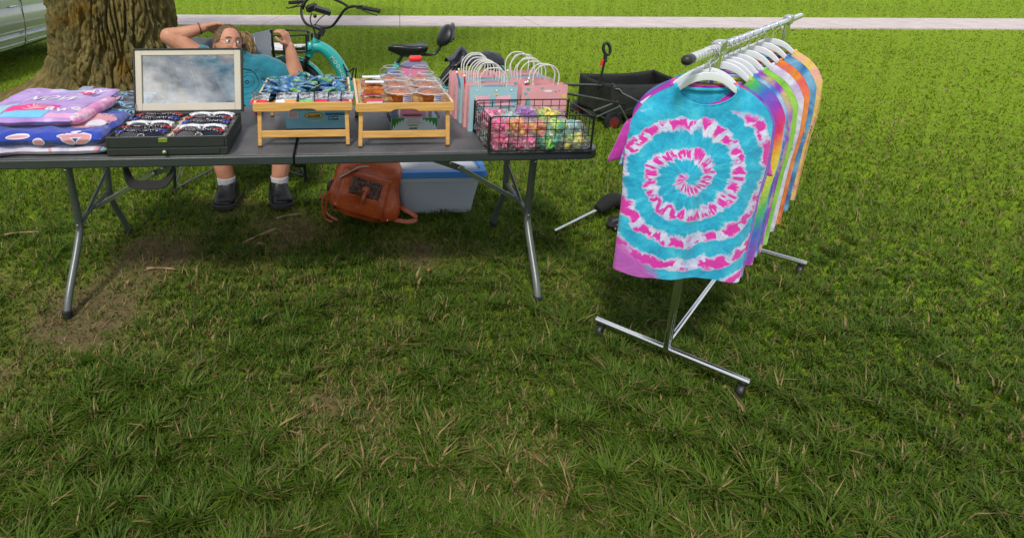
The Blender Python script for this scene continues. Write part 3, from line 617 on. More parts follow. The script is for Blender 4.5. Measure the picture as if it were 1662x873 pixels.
# ---------------------------------------------------------------- clear tubs with baked goods
CLEAR = film('clear_plastic', (.995, .995, .995), .035, .05); CAKE = mat('baked_crust', (.24, .048, .006), .5, c2=(.66, .17, .018), vs=45, bump=.9, bs=90)
RIMP = film('rim_plastic', (.97, .97, .98), .25, .05, .35)  # rim highlights put into the colour as milky white
STICK = mat('sticker', (.62, .62, .74), .6, var=.03); INK = mat('purple_ink', (.10, .05, .28), .6)
def tub(x, y, z, label, lab=True, s=1.0, top=0):
    t = thing('dessert_tub', label, 'tub', (0, 0, 0), 'round clear tubs in the right bamboo tray')
    b_ = MB(); b_.lathe([(.030, .001), (.044, .003), (.052, .030), (.054, .038), (.062, .039), (.062, .041), (.0535, .0405), (.051, .038), (.0435, .005), (.030, .003)], n=40); b_.build('tub_base', CLEAR, t)
    b_ = MB(); pr = [(.062, .0415), (.056, .042), (.055, .046), (.050, .060), (.040, .070), (.032, .073), (.031, .0775), (.0, .0775)]
    b_.lathe(pr, n=40); b_.build('lid', CLEAR, t)
    b_ = MB()
    for (rq, zq, wq) in ((.0615, .0405, .0014), (.0315, .0765, .0010)): b_.tube([(rq * math.cos(6.2832 * k / 36), rq * math.sin(6.2832 * k / 36), zq) for k in range(36)], wq, 6, closed=True)
    b_.build('rim', RIMP, t)
    b_ = MB()
    def cake(u, v):
        a = 2 * math.pi * u; r = .046 * min(1, v * 1.6) if v < .65 else .046 * (1 - (v - .65) / .35)
        zz = .006 if v < .3 else (.034 if v >= .6 else .006 + (v - .3) / .3 * .028)
        zz += .006 * noise.noise(Vector((r * 90 * math.cos(a) + x * 50, r * 90 * math.sin(a), zz * 40)))
        rr = r * (1 + .04 * math.sin(a * 9))
        return (rr * math.cos(a), rr * math.sin(a), zz + (.006 if v > .75 else 0))
    b_.grid(cake, 36, 18, cu=True); cf = b_.build('dessert', CAKE, t)
    if lab:
        b_ = MB(); b2 = MB(); a0 = R(-88 + 22)
        for (mm, rr, am, z0, z1) in ((b_, .0548, .36, .009, .036),):
            mm.grid(lambda u, v: ((.0455 + .0085 * (z0 + (z1 - z0) * v) / .036 + .0012) * math.cos(a0 + (u - .5) * 2 * am), (.0455 + .0085 * (z0 + (z1 - z0) * v) / .036 + .0012) * math.sin(a0 + (u - .5) * 2 * am), z0 + (z1 - z0) * v), 8, 3)
        st = b_.build('sticker', STICK, t)
        for r_ in range(4):
            z_ = .012 + r_ * .0062; am = random.uniform(.24, .32)
            b2.grid(lambda u, v: ((.0455 + .0085 * z_ / .036 + .0017) * math.cos(a0 + (u - .5) * 2 * am), (.0455 + .0085 * z_ / .036 + .0017) * math.sin(a0 + (u - .5) * 2 * am), z_ + .0022 * v), 8, 2)
        b2.build('fine_print', INK, st)
    t.location = (x, y, z); t.scale = (s, s, s * 1.22); OFF[t.name] = Vector((0, 0, 0)); return t
tb = [(.168, .070, 'round clear dessert tub in front row centre of the tray with white sticker', True), (.290, .058, 'round clear dessert tub at front right corner of the tray with sticker', True),
      (.160, .212, 'round clear dessert tub behind the centre front tub', False), (.288, .202, 'round clear dessert tub behind the right front tub', False),
      (.152, .352, 'round clear dessert tub at the back centre of the tray', False), (.284, .346, 'round clear dessert tub at the back right before the pink jug', False)]
for x, y, lb, st in tb: tub(T2[0] + x, T2[1] + y, FLOOR + .0005, lb, st, 1.09)
def clam(x, y, z, label, st, rz=0):
    t = thing('pastry_box', label, 'pastry box', (0, 0, 0), 'clear rectangular pastry boxes stacked in the right tray')
    b_ = MB(); b_.box(-.044, .044, -.032, .032, .0015, .021); b_.build('box_base', CLEAR, t, bevel=.006, bseg=3)
    b_ = MB(); b_.box(-.044, .044, -.032, .032, .022, .037); b_.box(-.047, .047, -.035, .035, .0205, .022); b_.build('lid', CLEAR, t, bevel=.005, bseg=3)
    b_ = MB(); b_.grid(lambda u, v: ((u - .5) * .08, (abs(((v * 4) % 1) - .5)) * 0 + (v - .5) * .058, .017 + .010 * math.sin(math.pi * v) ** .4 * math.sin(math.pi * u) ** .4 + .004 * noise.noise(Vector((u * 8 + x * 9, v * 6, 0)))), 20, 14); b_.box(-.039, .039, -.028, .028, .004, .018)
    b_.build('pastry', CAKE, t)
    b_ = MB(); b_.box(-.030, .034, -.0335, -.0325, .006, .018) if st == 'f' else b_.box(-.036, .038, -.030, .006, .0372, .0380); sk = b_.build('sticker', PAPERW, t)
    if st == 'f': b_ = MB(); b_.box(-.033, .036, -.0335, -.0325, .019, .026); b_.build('pink_tape', mat('pink_tape', (.62, .10, .16), .5), t)
    t.location = (x, y, z); t.rotation_euler = (0, 0, R(rz)); t.scale = (1, 1, 1.3); return t
cl = [(.055, .045, 0, 'clear pastry box at the bottom of the front stack with pink tape', 'f', 2), (.058, .050, .0498, 'clear pastry box on top of the front stack with white sticker', 't', -3),
      (.050, .150, 0, 'clear pastry box at the bottom of the second stack from the front', 'f', 4), (.050, .152, .0498, 'clear pastry box on top of the second stack from the front', 't', 2)]
for x, y, z, lb, st, rz in cl: clam(T2[0] + x, T2[1] + y, FLOOR + .0005 + z, lb, st, rz)

# ---------------------------------------------------------------- jug and small things behind
jug = thing('drink_jug', 'pink insulated jug with grey purple lid and red handle behind the tubs', 'jug', (.375, 2.90, TT))
PK = mat('jug_pink', (.62, .17, .33), .38, var=.04); PL_ = mat('lid_purple', (.14, .13, .22), .4); RD = mat('handle_red', (.72, .03, .03), .35)
b_ = MB(); b_.lathe([(.055, .0), (.064, .008), (.066, .02), (.066, .214), (.064, .220)], (.375, 2.90, TT), 40); b_.build('jug_body', PK, jug)
b_ = MB(); b_.lathe([(.067, .214), (.0685, .217), (.0685, .224), (.060, .232), (.040, .240), (.0, .243)], (.375, 2.90, TT), 40); ld = b_.build('lid', PL_, jug)
b_ = MB(); b_.obox((.378, 2.885, TT + .256), (.066, .03, .028)); b_.build('handle', RD, ld, bevel=.012, bseg=4)
cup = thing('travel_cup', 'small blue capped cup half hidden behind the dessert tubs', 'cup', (.268, 2.93, TT))
b_ = MB(); b_.lathe([(.026, 0), (.034, .15), (.036, .165), (.036, .185), (.030, .192), (0, .193)], (.268, 2.93, TT), 28); b_.build('cup_body', mat('cup_blue', (.06, .11, .30), .4), cup)
b_ = MB(); b_.lathe([(.037, .165), (.0385, .168), (.0385, .178), (.037, .18)], (.268, 2.93, TT), 28); b_.build('rim_band', mat('cup_blue_dark', (.03, .05, .16), .4), cup)
pn_ = thing('marker_pen', 'red and pink marker pen lying beside the glasses case', 'pen', (-.40, 2.86, TT))
b_ = MB(); b_.tube([(-.405, 2.80, TT + .012), (-.375, 2.93, TT + .012)], .011, 12); b_.build('pen_barrel', mat('pen_red', (.6, .03, .08), .4), pn_)
b_ = MB(); b_.tube([(-.39, 2.79, TT + .011), (-.385, 2.835, TT + .011)], .0125, 12); b_.build('pen_cap', mat('pen_dark', (.02, .02, .03), .4), pn_)

# ================================================================ sunglasses case
LEA = mat('black_leatherette', (.014, .017, .017), .45, bump=.35, bs=500); CRM = mat('cream_velvet', (.52, .48, .40), .85, var=.05, bump=.1, bs=300)
STI = mat('stitching', (.5, .5, .48), .7); gc = thing('sunglasses_case', 'open black display case with cream lining and glass lid holding sunglasses', 'display case', (-.665, 2.2, TT))
X0, X1, YA, YB = -.895, -.435, 2.203, 2.555; ZT = TT + .078
b_ = MB(); b_.box(X0, X1, YA, YB, TT + .001, TT + .034); b_.build('case_base', LEA, gc, bevel=.003)
b_ = MB()
for a in ((X0, X0 + .010, YA, YB), (X1 - .010, X1, YA, YB), (X0 + .010, X1 - .010, YA, YA + .010), (X0 + .010, X1 - .010, YB - .010, YB)): b_.box(*a, TT + .036, ZT)
b_.build('case_wall', LEA, gc, bevel=.002)
b_ = MB(); b_.box(X0 + .012, X1 - .030, YA - .004, YA + .003, TT + .007, TT + .033); dw = b_.build('drawer', LEA, gc, bevel=.002)
b_ = MB(); b_.lathe([(.0, .016), (.008, .014), (.009, .008), (.004, .005), (.004, 0)], (-.672, YA - .004, TT + .021), 16, rot(90, 0, 0)); b_.build('drawer_knob', CHROME, dw)
b_ = MB()
for k in range(70): b_.box(X0 + .006 + k * .0064, X0 + .009 + k * .0064, YA + .002, YA + .0032, ZT - .0002, ZT + .0008)
b_.build('stitching', STI, gc)
b_ = MB(); b_.box(-.695, -.660, YA - .003, YA, ZT - .022, ZT - .004); b_.build('clasp', mat('clasp_green_gold', (.14, .22, .03), .35, metal=.6, c2=(.35, .40, .10), vs=120), gc, bevel=.002)
b_ = MB(); b_.box(X0 + .010, X1 - .010, YA + .010, YB - .010, TT + .036, TT + .050)
for k in range(6): b_.box(X0 + .011, X1 - .011, YA + .011 + k * .064, YA + .019 + k * .064, TT + .05, TT + .066)
b_.box(-.669, -.661, YA + .011, YB - .011, TT + .05, TT + .069); b_.build('lining', CRM, gc, bevel=.002)
# lid leaning back
al = R(15); HY, HZ = YB - .004, ZT + .006
def lidp(u, v, n_): return Vector((X0 + .003 + u * (X1 - X0 + .010), HY + v * math.sin(al) - n_ * math.cos(al), HZ + v * math.cos(al) + n_ * math.sin(al)))
def lidbox(mb_, u0, u1, v0, v1, n0, n1):
    vs = [lidp(u, v, n_) for n_ in (n0, n1) for v in (v0, v1) for u in (u0, u1)]; mb_.add(vs, [(0, 2, 3, 1), (4, 5, 7, 6), (0, 1, 5, 4), (1, 3, 7, 5), (3, 2, 6, 7), (2, 0, 4, 6)])
LH = .278
b_ = MB(); lidbox(b_, 0, .016, 0, LH, -.018, .012); lidbox(b_, .984, 1, 0, LH, -.018, .012); lidbox(b_, .016, .984, LH - .007, LH, -.018, .012); lidbox(b_, .016, .984, 0, .007, -.018, .012); lid = b_.build('lid', LEA, gc, bevel=.002)
b_ = MB(); lidbox(b_, .017, .075, .008, LH - .008, -.006, .008); lidbox(b_, .925, .983, .008, LH - .008, -.006, .008); lidbox(b_, .075, .925, LH - .030, LH - .008, -.006, .008); lidbox(b_, .075, .925, .008, .040, -.006, .008); b_.build('cream_frame', CRM, lid, bevel=.002)
b_ = MB(); lidbox(b_, .0755, .9245, .0405, LH - .0305, -.004, -.002)
mglass, tg, bgl = nmat('lid_glass'); tg.nodes.remove(bgl); NN = tg.nodes; ll = tg.links.new
tr_ = NN.new('ShaderNodeBsdfTransparent'); tr_.inputs[0].default_value = (.80, .83, .84, 1); g_ = NN.new('ShaderNodeBsdfGlossy'); g_.inputs['Roughness'].default_value = .01
ms_ = NN.new('ShaderNodeMixShader'); ms_.inputs[0].default_value = .36; ll(tr_.outputs[0], ms_.inputs[1]); ll(g_.outputs[0], ms_.inputs[2]); ll(ms_.outputs[0], NN['Material Output'].inputs[0])
b_.build('glass_pane', mglass, lid, smooth=False)
b_ = MB(); b_.tube([lidp(.02, .04, .010), (X0 + .012, YB - .05, ZT + .01), (X0 + .008, YB - .10, ZT + .002)], .0015, 6); b_.build('lid_stay', CHROME, gc)
# sunglasses
def bead(name, c, c2):
    m, t, b = nmat(name); N = t.nodes; l = t.links.new; tcn = N.new('ShaderNodeTexCoord'); v = N.new('ShaderNodeTexVoronoi'); v.inputs['Scale'].default_value = 190; l(tcn.outputs['Object'], v.inputs[0])
    r = N.new('ShaderNodeValToRGB'); r.color_ramp.elements[0].position = .25; r.color_ramp.elements[0].color = c4(c2); r.color_ramp.elements[1].position = .5; r.color_ramp.elements[1].color = c4(c)
    l(v.outputs['Distance'], r.inputs[0]); l(r.outputs[0], b.inputs['Base Color']); b.inputs['Roughness'].default_value = .12; b.inputs['Metallic'].default_value = .3
    bp = N.new('ShaderNodeBump'); bp.inputs['Strength'].default_value = .5; bp.inputs['Distance'].default_value = .003; l(v.outputs['Distance'], bp.inputs['Height']); l(bp.outputs[0], b.inputs['Normal']); return m
LENS = mat('dark_lens', (.006, .006, .010), .06, coat=1)
GM = {'red': (bead('red_beads', (.45, .006, .012), (.62, .10, .10)), bead('dark_beads', (.012, .008, .012), (.16, .13, .16)), 'dark sunglasses with red beaded corners'),
      'blue': (bead('blue_beads', (.012, .02, .34), (.2, .25, .7)), bead('dark_beads_2', (.008, .008, .02), (.14, .14, .2)), 'dark sunglasses with blue beaded corners'),
      'white': (bead('white_beads', (.55, .57, .62), (.9, .9, .95)), bead('white_beads_2', (.60, .62, .66), (.95, .95, .97)), 'white sunglasses with dark lenses')}
def glasses(kind, label):
    cm, fm, _ = GM[kind]; t = thing('sunglasses', label, 'sunglasses', (0, 0, 0), 'sunglasses laid out in the display case')
    b_ = MB()
    def ring(cx, s=1): return [(cx + .031 * math.cos(a) * s * (1 + .12 * math.sin(a)), -.012 * abs(cx + .031 * math.cos(a)) ** 2 * 60, .021 * math.sin(a) + .002) for a in [2 * math.pi * k / 22 for k in range(22)]]
    for cx in (-.037, .037): b_.tube([ (p[0], -p[1] * -1 if 0 else p[1] * -1, p[2]) for p in ring(cx)], .0042, 8, closed=True)
    b_.tube(spline([(-.068, .006, .022), (-.035, .001, .027), (0, 0, .022), (.035, .001, .027), (.068, .006, .022)], 5), .0055, 8)
    b_.build('frame', fm, t)
    b_ = MB()
    for cx in (-.037, .037): b_.add([(cx + .029 * math.cos(a) * (1 + .12 * math.sin(a)), .0005 + .72 * (cx + .029 * math.cos(a)) ** 2, .0195 * math.sin(a) + .002) for a in [2 * math.pi * k / 22 for k in range(22)]] , [tuple(range(22))])
    b_.build('lens', LENS, t)
    for s in (-1, 1):
        b_ = MB(); b_.sph((s * .066, .006, .022), (.012, .006, .008), 12, 8); b_.sph((s * .054, .002, .026), (.009, .005, .006), 10, 8); b_.build('corner', cm, t)
        b_ = MB(); b_.tube(spline([(s * .072, .010, .020), (s * .066, .026, .018), (s * .01, .030, .010), (-s * .04, .030, .004)], 5), .0028, 8); b_.build('temple', BLACKPL if kind != 'white' else WHITEPL, t)
    b_ = MB(); b_.tube([(.004 + .010 * math.cos(a), -.006, -.008 + .010 * math.sin(a)) for a in [R(-10) + R(200) * k / 10 for k in range(11)]], .0008, 6); b_.build('tag_loop', WHITEPL, t)
    return t
lay = [['blue', 'red', 'white', 'blue', 'red'], ['red', 'white', 'blue', 'red', 'white']]     # front to back
names = ['front row', 'second row', 'middle row', 'fourth row', 'back row']
for c in range(2):
    for r_ in range(5):
        kd = lay[c][r_]; t = glasses(kd, '%s, %s of the case, %s half' % (GM[kd][2], names[r_], 'left' if c == 0 else 'right'))
        t.location = (-.780 + c * .225 + random.uniform(-.003, .003), YA + .048 + r_ * .064, ZT - .006); t.rotation_euler = (R(-52), 0, R(random.uniform(-2, 2))); t.scale = (1.28, 1.0, .92)
# ================================================================ folded blankets
def fleece(name, build):
    m, t, b = nmat(name); N = t.nodes; l = t.links.new; tcn = N.new('ShaderNodeTexCoord'); b.inputs['Roughness'].default_value = .9; b.inputs['Sheen Weight'].default_value = .35
    c = build(N, l, tcn); l(c, b.inputs['Base Color'])
    nb = N.new('ShaderNodeTexNoise'); nb.inputs['Scale'].default_value = 35; nb.inputs['Detail'].default_value = 6; l(tcn.outputs['Object'], nb.inputs[0])
    bp = N.new('ShaderNodeBump'); bp.inputs['Strength'].default_value = .5; bp.inputs['Distance'].default_value = .012; l(nb.outputs[0], bp.inputs['Height']); l(bp.outputs[0], b.inputs['Normal']); return m
def nznode(N, l, src, s, d=4, r=.5, dist=0):
    n = N.new('ShaderNodeTexNoise'); n.inputs['Scale'].default_value = s; n.inputs['Detail'].default_value = d; n.inputs['Roughness'].default_value = r; n.inputs['Distortion'].default_value = dist; l(src, n.inputs[0]); return n.outputs[0]
def ramp(N, l, src, stops, const=False):
    r = N.new('ShaderNodeValToRGB'); e = r.color_ramp.elements
    if const: r.color_ramp.interpolation = 'CONSTANT'
    e[0].position = stops[0][0]; e[0].color = c4(stops[0][1]); e[1].position = stops[1][0]; e[1].color = c4(stops[1][1])
    for p, c in stops[2:]: x = e.new(p); x.color = c4(c)
    l(src, r.inputs[0]); return r.outputs[0]
BLUEC, BPINK = (.010, .035, .36), (.58, .30, .36)
def f_blue(N, l, tcn):
    mpn = N.new('ShaderNodeMapping'); mpn.inputs['Scale'].default_value = (1, 1, 2.2); l(tcn.outputs['Object'], mpn.inputs[0])
    return ramp(N, l, nznode(N, l, mpn.outputs[0], 6.5, 2, .4, .8), [(0, (.012, .04, .40)), (.545, BPINK), (.532, (.62, .56, .66)), (.60, (.45, .17, .25)), (.625, (.012, .04, .40)), (.70, (.25, .42, .22)), (.72, (.012, .04, .40))])
def f_blue2(N, l, tcn): return ramp(N, l, nznode(N, l, tcn.outputs['Object'], 9, 3), [(.3, (.008, .03, .30)), (.7, (.016, .05, .42))])
def f_purple(N, l, tcn): return ramp(N, l, nznode(N, l, tcn.outputs['Object'], 6, 3, .5, .6), [(.35, (.30, .15, .46)), (.62, (.42, .26, .60)), (.66, (.50, .40, .66))])
def f_pink(N, l, tcn): return ramp(N, l, nznode(N, l, tcn.outputs['Object'], 16, 3, .5, .6), [(.38, (.62, .17, .42)), (.52, (.70, .33, .52)), (.60, (.78, .55, .62)), (.66, (.35, .42, .60))])
def f_dark(N, l, tcn): return ramp(N, l, nznode(N, l, tcn.outputs['Object'], 9, 1, .3, 2.5), [(.0, (.006, .007, .022)), (.50, (.006, .007, .022)), (.53, (.13, .30, .50)), (.60, (.20, .48, .62)), (.64, (.01, .02, .09))])
M_BLUE = fleece('blue_fleece', f_blue); M_BL2 = fleece('plain_blue_fleece', f_blue2); M_PUR = fleece('purple_fleece', f_purple); M_PNK = fleece('pink_fleece', f_pink); M_DRK = fleece('dark_swirl_fleece', f_dark)
def fold(x0, x1, y0, y1, z0, th, seed, nu=64, nv=44, taperL=0.0):
    """pillow-like folded cloth layer: rounded edges, soft wrinkles"""
    b_ = MB()
    def top(u, v):
        e = (1 - abs(2 * u - 1) ** 9) * (1 - abs(2 * v - 1) ** 9); e = max(0, e) ** .35
        x = x0 + (x1 - x0) * u; y = y0 + (y1 - y0) * v
        wv = .018 * noise.noise(Vector((x * 6, y * 6, seed))) - .010 * abs(noise.noise(Vector((x * 9 + y * 3, y * 4, seed + 5)))) + .010 * noise.noise(Vector((x * 19, y * 19, seed + 3)))
        x += .030 * noise.noise(Vector((u * 3, v * 4, seed + 9))); y += .022 * noise.noise(Vector((u * 5, v * 3, seed + 12)))
        return (x, y, z0 + th * .5 + (th * .5) * e + wv * e)
    def bot(u, v):
        p = top(u, v); e = (1 - abs(2 * u - 1) ** 9) * (1 - abs(2 * v - 1) ** 9); e = max(0, e) ** .35
        return (p[0], p[1], z0 + th * .5 - th * .5 * e + .001)
    b_.grid(top, nu, nv); b_.grid(bot, nu, nv); return b_
bb = thing('folded_blanket', 'royal blue fleece blanket with pink animal print folded beneath the purple one', 'blanket', (-1.15, 2.22, TT), 'folded fleece blankets on the table')
lo = fold(-1.50, -.905, 2.215, 2.56, TT + .001, .042, 1).build('lower_fold', M_BLUE, bb, weld=.0004, ang=80)
up = fold(-1.50, -.912, 2.205, 2.57, TT + .039, .062, 2).build('upper_fold', M_BL2, bb, weld=.0004, ang=80)
Yb = 2.206
PNK = mat('print_pink', (.60, .27, .33), .9, sheen=.3); WHO = mat('print_white', (.66, .62, .70), .9, sheen=.3); GRN = mat('print_green_soft', (.30, .46, .22), .9)
bpy.context.view_layer.update()
from mathutils.bvhtree import BVHTree
def surf(o):
    me = o.data; off = OFF.get(o.name, Vector((0, 0, 0)))
    return BVHTree.FromPolygons([v.co + off for v in me.vertices], [p.vertices[:] for p in me.polygons])
def decal(tree_, poly, org, dirv, ux, uy, nm, m, parent, lift=.0012, sub=True):
    """cloth print that follows the folded surface: each point is dropped on the mesh along dirv"""
    b_ = MB(); n = len(poly); cx = sum(p[0] for p in poly) / n; cy = sum(p[1] for p in poly) / n; K = 4; vs = []; fs = []
    def drop(x, y):
        o_ = Vector(org) + Vector(ux) * x + Vector(uy) * y; h = tree_.ray_cast(o_, Vector(dirv).normalized())
        return (h[0] - Vector(dirv).normalized() * lift) if h[0] is not None else None
    for k in range(K + 1):
        for p in poly: vs.append(drop(cx + (p[0] - cx) * (k / K if k else .001), cy + (p[1] - cy) * (k / K if k else .001)))
    good = [v for v in vs if v is not None]
    if len(good) < len(vs) * .5: return None
    vs = [v if v is not None else min(good, key=lambda g: abs(i_ - vs.index(g))) for i_, v in enumerate(vs)]
    for k in range(K):
        for i in range(n): fs.append((k * n + i, k * n + (i + 1) % n, (k + 1) * n + (i + 1) % n, (k + 1) * n + i))
    b_.add(vs, fs); return b_.build(nm, m, parent, ang=80)
def ell(cx, cy, rx, ry, a=0, n=18):
    ca, sa = math.cos(R(a)), math.sin(R(a)); return [(cx + rx * math.cos(2 * math.pi * k / n) * ca - ry * math.sin(2 * math.pi * k / n) * sa, cy + rx * math.cos(2 * math.pi * k / n) * sa + ry * math.sin(2 * math.pi * k / n) * ca) for k in range(n)]
tu = surf(up)
fx = dict(org=(0, 2.0, TT), dirv=(0, 1, 0), ux=(1, 0, 0), uy=(0, 0, 1))
for (cx, cz, rx, rz_, a) in ((-1.035, .070, .024, .011, -35), (-.978, .068, .030, .012, 28), (-1.145, .062, .017, .013, 0), (-1.315, .066, .026, .020, 10), (-1.01, .086, .06, .006, 0), (-1.22, .084, .04, .005, 3)):
    decal(tu, ell(cx, cz, rx + .005, rz_ + .0045, a), nm='printed_shape', m=WHO, parent=up, **fx); decal(tu, ell(cx, cz, rx, rz_, a), nm='printed_shape', m=PNK, parent=up, lift=.0020, **fx)
zx = dict(org=(0, 0, TT + .5), dirv=(0, 0, -1), ux=(1, 0, 0), uy=(0, 1, 0))
decal(tu, ell(-.99, 2.36, .075, .10, -20), nm='printed_shape', m=PNK, parent=up, **zx); decal(tu, ell(-.975, 2.33, .035, .045, -20), nm='printed_shape', m=WHO, parent=up, lift=.002, **zx)
pu = thing('folded_blanket', 'lilac and pink fleece blanket with white lettering on top of the pile', 'blanket', (-1.18, 2.5, TT), 'folded fleece blankets on the table')
l1 = fold(-1.46, -1.035, 2.30, 2.80, TT + .094, .022, 5).build('lower_fold', M_PNK, pu, weld=.0004, ang=80)
l2 = fold(-1.48, -1.045, 2.27, 2.83, TT + .108, .034, 7).build('upper_fold', M_PUR, pu, weld=.0004, ang=80)
rl = MB()
def roll(u, v):
    a = 2 * math.pi * u; y = 2.285 + .36 * v; r = .022 * (1 - abs(2 * v - 1) ** 8) ** .4 + .001; return (-1.045 + .03 * v + r * 1.25 * math.cos(a), y, TT + .122 + r * math.sin(a) + .004 * noise.noise(Vector((a, v * 6, 2))))
rl.grid(roll, 22, 30, cu=True); rl.build('rolled_edge', M_PNK, pu, weld=.0003, ang=80)
t2 = surf(l2)
HP = mat('print_hot_pink', (.80, .05, .25), .9); CY = mat('print_cyan', (.12, .45, .68), .9, sheen=.3); LP = mat('print_light_pink', (.66, .30, .52), .9, sheen=.3); AQ = mat('print_aqua', (.30, .55, .62), .9); LB = mat('print_sky', (.32, .40, .66), .9)
def quad(x0, x1, y0, y1, n=8):
    o = [(x0 + (x1 - x0) * k / n, y0) for k in range(n)] + [(x1, y0 + (y1 - y0) * k / n) for k in range(n)] + [(x1 - (x1 - x0) * k / n, y1) for k in range(n)] + [(x0, y1 - (y1 - y0) * k / n) for k in range(n)]; return o
for (a, nm_, m) in (((-1.345, -1.155, 2.375, 2.455), 'colour_patch', HP), ((-1.345, -1.165, 2.288, 2.373), 'colour_patch', CY), ((-1.153, -.995, 2.288, 2.345), 'colour_patch', LP), ((-1.43, -1.352, 2.30, 2.52), 'colour_patch', AQ), ((-1.29, -1.20, 2.73, 2.79), 'colour_patch', LB)):
    decal(t2, quad(*a), nm=nm_, m=m, parent=l2, **zx)
decal(t2, ell(-1.155, 2.735, .035, .022, -25), nm='printed_shape', m=HP, parent=l2, lift=.0018, **zx)
decal(t2, ell(-1.19, 2.755, .022, .02, 20), nm='printed_shape', m=HP, parent=l2, lift=.0018, **zx)
for k in range(7):
    a = R(25 + 130 * k / 6); c = (-1.235, 2.385); decal(t2, ell(c[0] + .035 * math.cos(a), c[1] + .036 * math.sin(a), .032, .0045, math.degrees(a)), nm='printed_shape', m=PNK, parent=l2, lift=.0022, **zx)
def lay_text(s, x, y, size, ang, m, slant=0, xs=1.0):
    ca, sa = math.cos(R(ang)), math.sin(R(ang))
    def fn(co):
        X_ = co.x * xs + co.y * slant; Y_ = co.y; px = x + X_ * ca - Y_ * sa; py = y + X_ * sa + Y_ * ca; h = t2.ray_cast(Vector((px, py, TT + .5)), Vector((0, 0, -1)))
        z = h[0].z if h[0] is not None else TT + .16
        return Vector((px, py, z + .0022 + co.z))
    text(s, size, WHO, l2, None, fn=fn, bold=.0012)
lay_text('awe', -1.12, 2.40, .085, 0, WHO, xs=1.0); lay_text('NOW', -1.25, 2.59, .085, -3, WHO, .5); lay_text('AY', -1.13, 2.755, .07, -12, WHO)
b_ = MB(); b_.obox((-1.135, 2.67, TT + .171), (.055, .045, .001), rot(8, 0, -8)); b_.build('care_label', mat('label_silver', (.38, .42, .50), .6, c2=(.16, .2, .3), vs=90), pu)
db = thing('folded_blanket', 'black blanket with pale blue swirls folded at the back of the pile', 'blanket', (-1.05, 2.85, TT), 'folded fleece blankets on the table')
fold(-1.40, -.868, 2.575, 2.975, TT + .001, .050, 11).build('lower_fold', M_DRK, db, weld=.0004, ang=80)
fold(-1.38, -.905, 2.59, 2.965, TT + .047, .050, 13).build('upper_fold', M_DRK, db, weld=.0004, ang=80)

